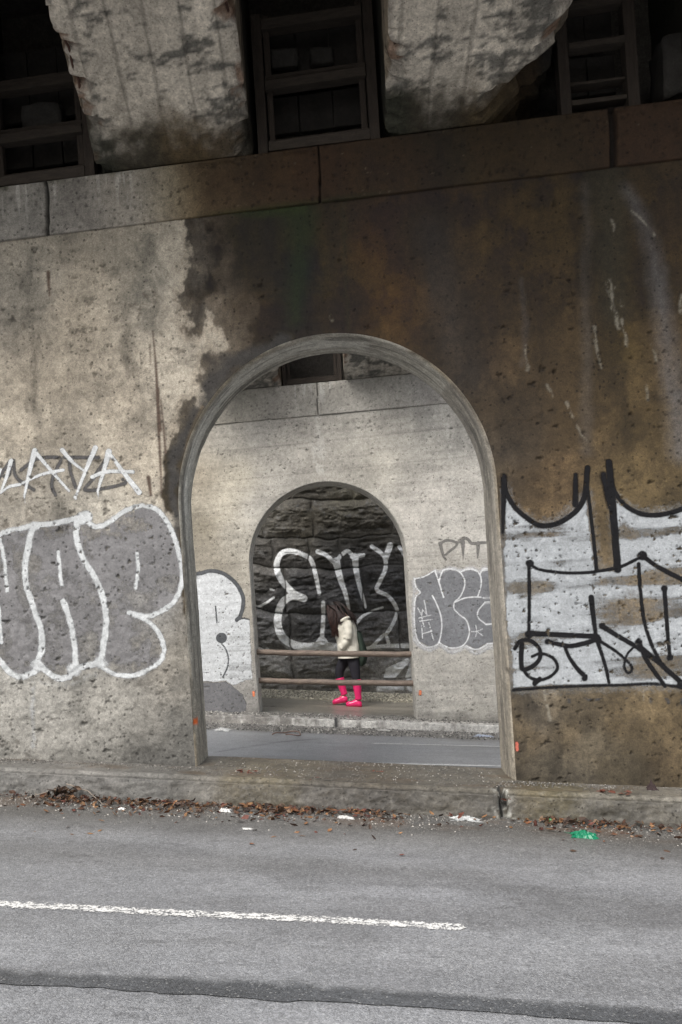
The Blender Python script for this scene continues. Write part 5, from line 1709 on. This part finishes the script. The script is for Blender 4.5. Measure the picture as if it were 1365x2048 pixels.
# hair: cap on the skull and long locks falling forward and down the back
HAIR = NT('dark_hair')
hv = HAIR.coord()
hn = HAIR.noise(HAIR.coord((60, 60, 6)), 1.0, 4, .6)
HAIRM = HAIR.done(HAIR.bsdf(HAIR.mix(HAIR.mr(hn, .35, .7, 0, 1), HAIR.scale_col(HAIR.attr('pig'), HAIR.mr(hn, 0, 1, .45, .8)), HAIR.attr('pig')), .5, None, .4))
items = []


def lock(p0, p1, p2, p3, r0, c0, c1):
    P = [Vector(p) for p in (p0, p1, p2, p3)]
    vs, fs = [], []
    n = 9
    for i in range(n):
        t = i / (n - 1)
        q = (1 - t) ** 3 * P[0] + 3 * (1 - t) ** 2 * t * P[1] + 3 * (1 - t) * t * t * P[2] + t ** 3 * P[3]
        r = r0 * .62 * (1 - .75 * t)
        for k_ in range(5):
            a = k_ * 1.2566
            vs.append(pw(q + Vector((r * math.cos(a), r * math.sin(a), 0))))
    for i in range(n - 1):
        for k_ in range(5):
            fs.append((i * 5 + k_, i * 5 + (k_ + 1) % 5, i * 5 + 5 + (k_ + 1) % 5, i * 5 + 5 + k_))
    m_ = random.random()
    return vs, fs, tuple(c0[q] * (1 - m_) + c1[q] * m_ for q in range(3))


hc = Vector((-.19, 0, 1.475))
bm = bmesh.new()
bmesh.ops.create_icosphere(bm, subdivisions=4, radius=1)
vs = []
for v in bm.verts:
    n_ = v.co.normalized()
    r = Vector((n_.x * .118, n_.y * .098, n_.z * .112))
    face = max(0, -n_.x * .9 - .3 * n_.z - .45)
    r *= 1 - .35 * face
    r *= 1 + .05 * mnoise.noise(n_ * 5)
    vs.append(pw(hc + r + Vector((.012, 0, .005))))
items.append((vs, [tuple(v.index for v in f.verts) for f in bm.faces], (.010, .008, .008)))
bm.free()
for i in range(330):
    sy = random.choice((-1, -1, 1))
    y = sy * random.uniform(.055, .10)
    x0 = random.uniform(-.27, -.13)
    items.append(lock((x0, y * .8, 1.50), (x0 - .01, y * 1.15, 1.40), (x0 + random.uniform(-.01, .03), y * 1.5 - .03, 1.26), (random.uniform(-.235, -.12), y * 1.3 - .05 * (sy < 0), random.uniform(1.02, 1.20)), random.uniform(.010, .018), (.009, .007, .006), (.055, .02, .014)))
for i in range(300):
    y = random.uniform(-.10, .10)
    items.append(lock((-.14 + random.uniform(-.04, .03), y * .8, 1.56), (-.02, y * 1.2, 1.52), (.07 + random.uniform(-.03, .03), y * 1.5, 1.40), (.12 + random.uniform(-.05, .04), y * 1.7, random.uniform(1.20, 1.34)), random.uniform(.010, .018), (.010, .008, .008), (.05, .022, .016)))
for i in range(220):
    y = -random.uniform(.06, .12)
    items.append(lock((-.19 + random.uniform(-.06, .06), y, 1.50), (-.12, y - .03, 1.42), (-.06 + random.uniform(-.05, .05), y - .09, 1.34), (-.06 + random.uniform(-.07, .06), y - .10, random.uniform(1.20, 1.33)), random.uniform(.013, .022), (.010, .008, .008), (.05, .02, .016)))
for i in range(240):
    y = random.choice((-1, -1, 1)) * random.uniform(.045, .10)
    sg = 1 if y > 0 else -1
    items.append(lock((-.14 + random.uniform(-.04, .05), y, 1.54), (-.075, y + sg * .02, 1.49), (-.05 + random.uniform(-.03, .04), y + sg * .035, 1.40), (-.01 + random.uniform(-.07, .05), y + sg * .075, random.uniform(1.24, 1.31)), random.uniform(.013, .02), (.009, .007, .006), (.045, .018, .013)))
hair = quadsoup('hair', items, HAIRM)
hair.parent = person
hair.data.polygons.foreach_set('use_smooth', [True] * len(hair.data.polygons))
# bag on the back
bag = tag(empty('shoulder_bag'), 'dark green shoulder bag hanging behind the walking person', 'bag')
bm = bmesh.new()
BR = [(.150, .03, 1.12, .03, .08, 0), (.165, .03, 1.08, .045, .13, 0), (.185, .03, .98, .060, .16, 0), (.205, .03, .84, .072, .175, 0), (.205, .03, .72, .072, .175, 0), (.19, .03, .63, .060, .16, 0), (.175, .03, .60, .03, .11, 0)]
rs = loft(bm, BR, 24)
bm.faces.new(rs[0]); bm.faces.new(rs[-1][::-1])
for v in bm.verts:
    v.co += Vector(mnoise.noise_vector(v.co * 7)) * .012
bm_obj('bag_body', bm, mat_plain('dark_green_cloth', (.022, .036, .026), .8, .2, 14, .3), bag, True)
bm = bmesh.new()
bm_tube(bm, [pw(p) for p in ((.16, .05, 1.10), (.13, .13, 1.24), (.02, .17, 1.345), (-.10, .17, 1.27), (-.16, .16, 1.12))], [(.018, .004)] * 5, 8)
bm_obj('strap', bm, bpy.data.materials['dark_green_cloth'], bag, True)

# ================================================================== LIGHT, SKY, CAMERA
w = bpy.data.worlds.new('World')
SC.world = w
w.use_nodes = True
nt = w.node_tree
nt.nodes.clear()
out = nt.nodes.new('ShaderNodeOutputWorld')
bg = nt.nodes.new('ShaderNodeBackground')
sky = nt.nodes.new('ShaderNodeTexSky')
sky.sky_type = 'NISHITA'
sky.sun_disc = False
EL, AZ = math.radians(48), math.radians(205)        # high, behind the viewer's left shoulder
sky.sun_elevation = EL
sky.sun_rotation = AZ
sky.air_density = 1.0
sky.dust_density = 5.0
sky.ozone_density = 1.0
hs = nt.nodes.new('ShaderNodeHueSaturation')
hs.inputs['Saturation'].default_value = .42         # an overcast, nearly grey sky
nt.links.new(sky.outputs[0], hs.inputs['Color'])
nt.links.new(hs.outputs[0], bg.inputs[0])
bg.inputs[1].default_value = .14
nt.links.new(bg.outputs[0], out.inputs[0])
sun = bpy.data.lights.new('sun', 'SUN')
sun.energy = 1.0
sun.angle = math.radians(25)
sun.color = (1, .97, .93)
so = link(bpy.data.objects.new('sun', sun))
dirv = Vector((math.sin(AZ) * math.cos(EL), math.cos(AZ) * math.cos(EL), math.sin(EL)))
so.rotation_euler = dirv.to_track_quat('Z', 'Y').to_euler()
so.location = (-6, -8, 14)

cam = bpy.data.cameras.new('camera')
co_ = link(bpy.data.objects.new('camera', cam))
cam.sensor_fit = 'VERTICAL'
cam.sensor_height = 36
cam.lens = F / 2048 * 36
cam.shift_y = (CY - 1024) / 2048
cam.clip_start = .05
cam.clip_end = 3000
co_.rotation_euler = (math.radians(90), 0, 0)
co_.matrix_world = Matrix.Translation((0, 0, ZO)) @ Matrix.Rotation(RHO, 4, 'Y') @ Matrix.Rotation(math.radians(90), 4, 'X')
SC.camera = co_

# put every thing's origin at its own base and lift the place so that the near road lies at about zero
bpy.context.view_layer.update()
for o in [o for o in SC.objects if o.parent is None and o.type in ('MESH', 'EMPTY')]:
    tree = [o] + list(o.children_recursive)
    cs = []
    for q in tree:
        if q.type == 'MESH' and len(q.data.vertices):
            a = np.empty(len(q.data.vertices) * 3, np.float32)
            q.data.vertices.foreach_get('co', a)
            cs.append((q, a.reshape(-1, 3)))
    if not cs:
        continue
    lo = np.min([c.min(0) for _, c in cs], 0)
    hi = np.max([c.max(0) for _, c in cs], 0)
    base = np.array([(lo[0] + hi[0]) / 2, (lo[1] + hi[1]) / 2, lo[2]], np.float32)
    for q, c in cs:
        q.data.vertices.foreach_set('co', np.ascontiguousarray(c - base).ravel())
        q.data.update()
    o.location = (float(base[0]), float(base[1]), float(base[2]) + ZO)

vs_ = SC.view_settings
vs_.view_transform = 'Standard'
vs_.look = 'None'
vs_.exposure = .95
vs_.gamma = 1.0
SC.cycles.max_bounces = 8
SC.cycles.diffuse_bounces = 5
SC.cycles.transparent_max_bounces = 24
SC.cycles.use_denoising = True
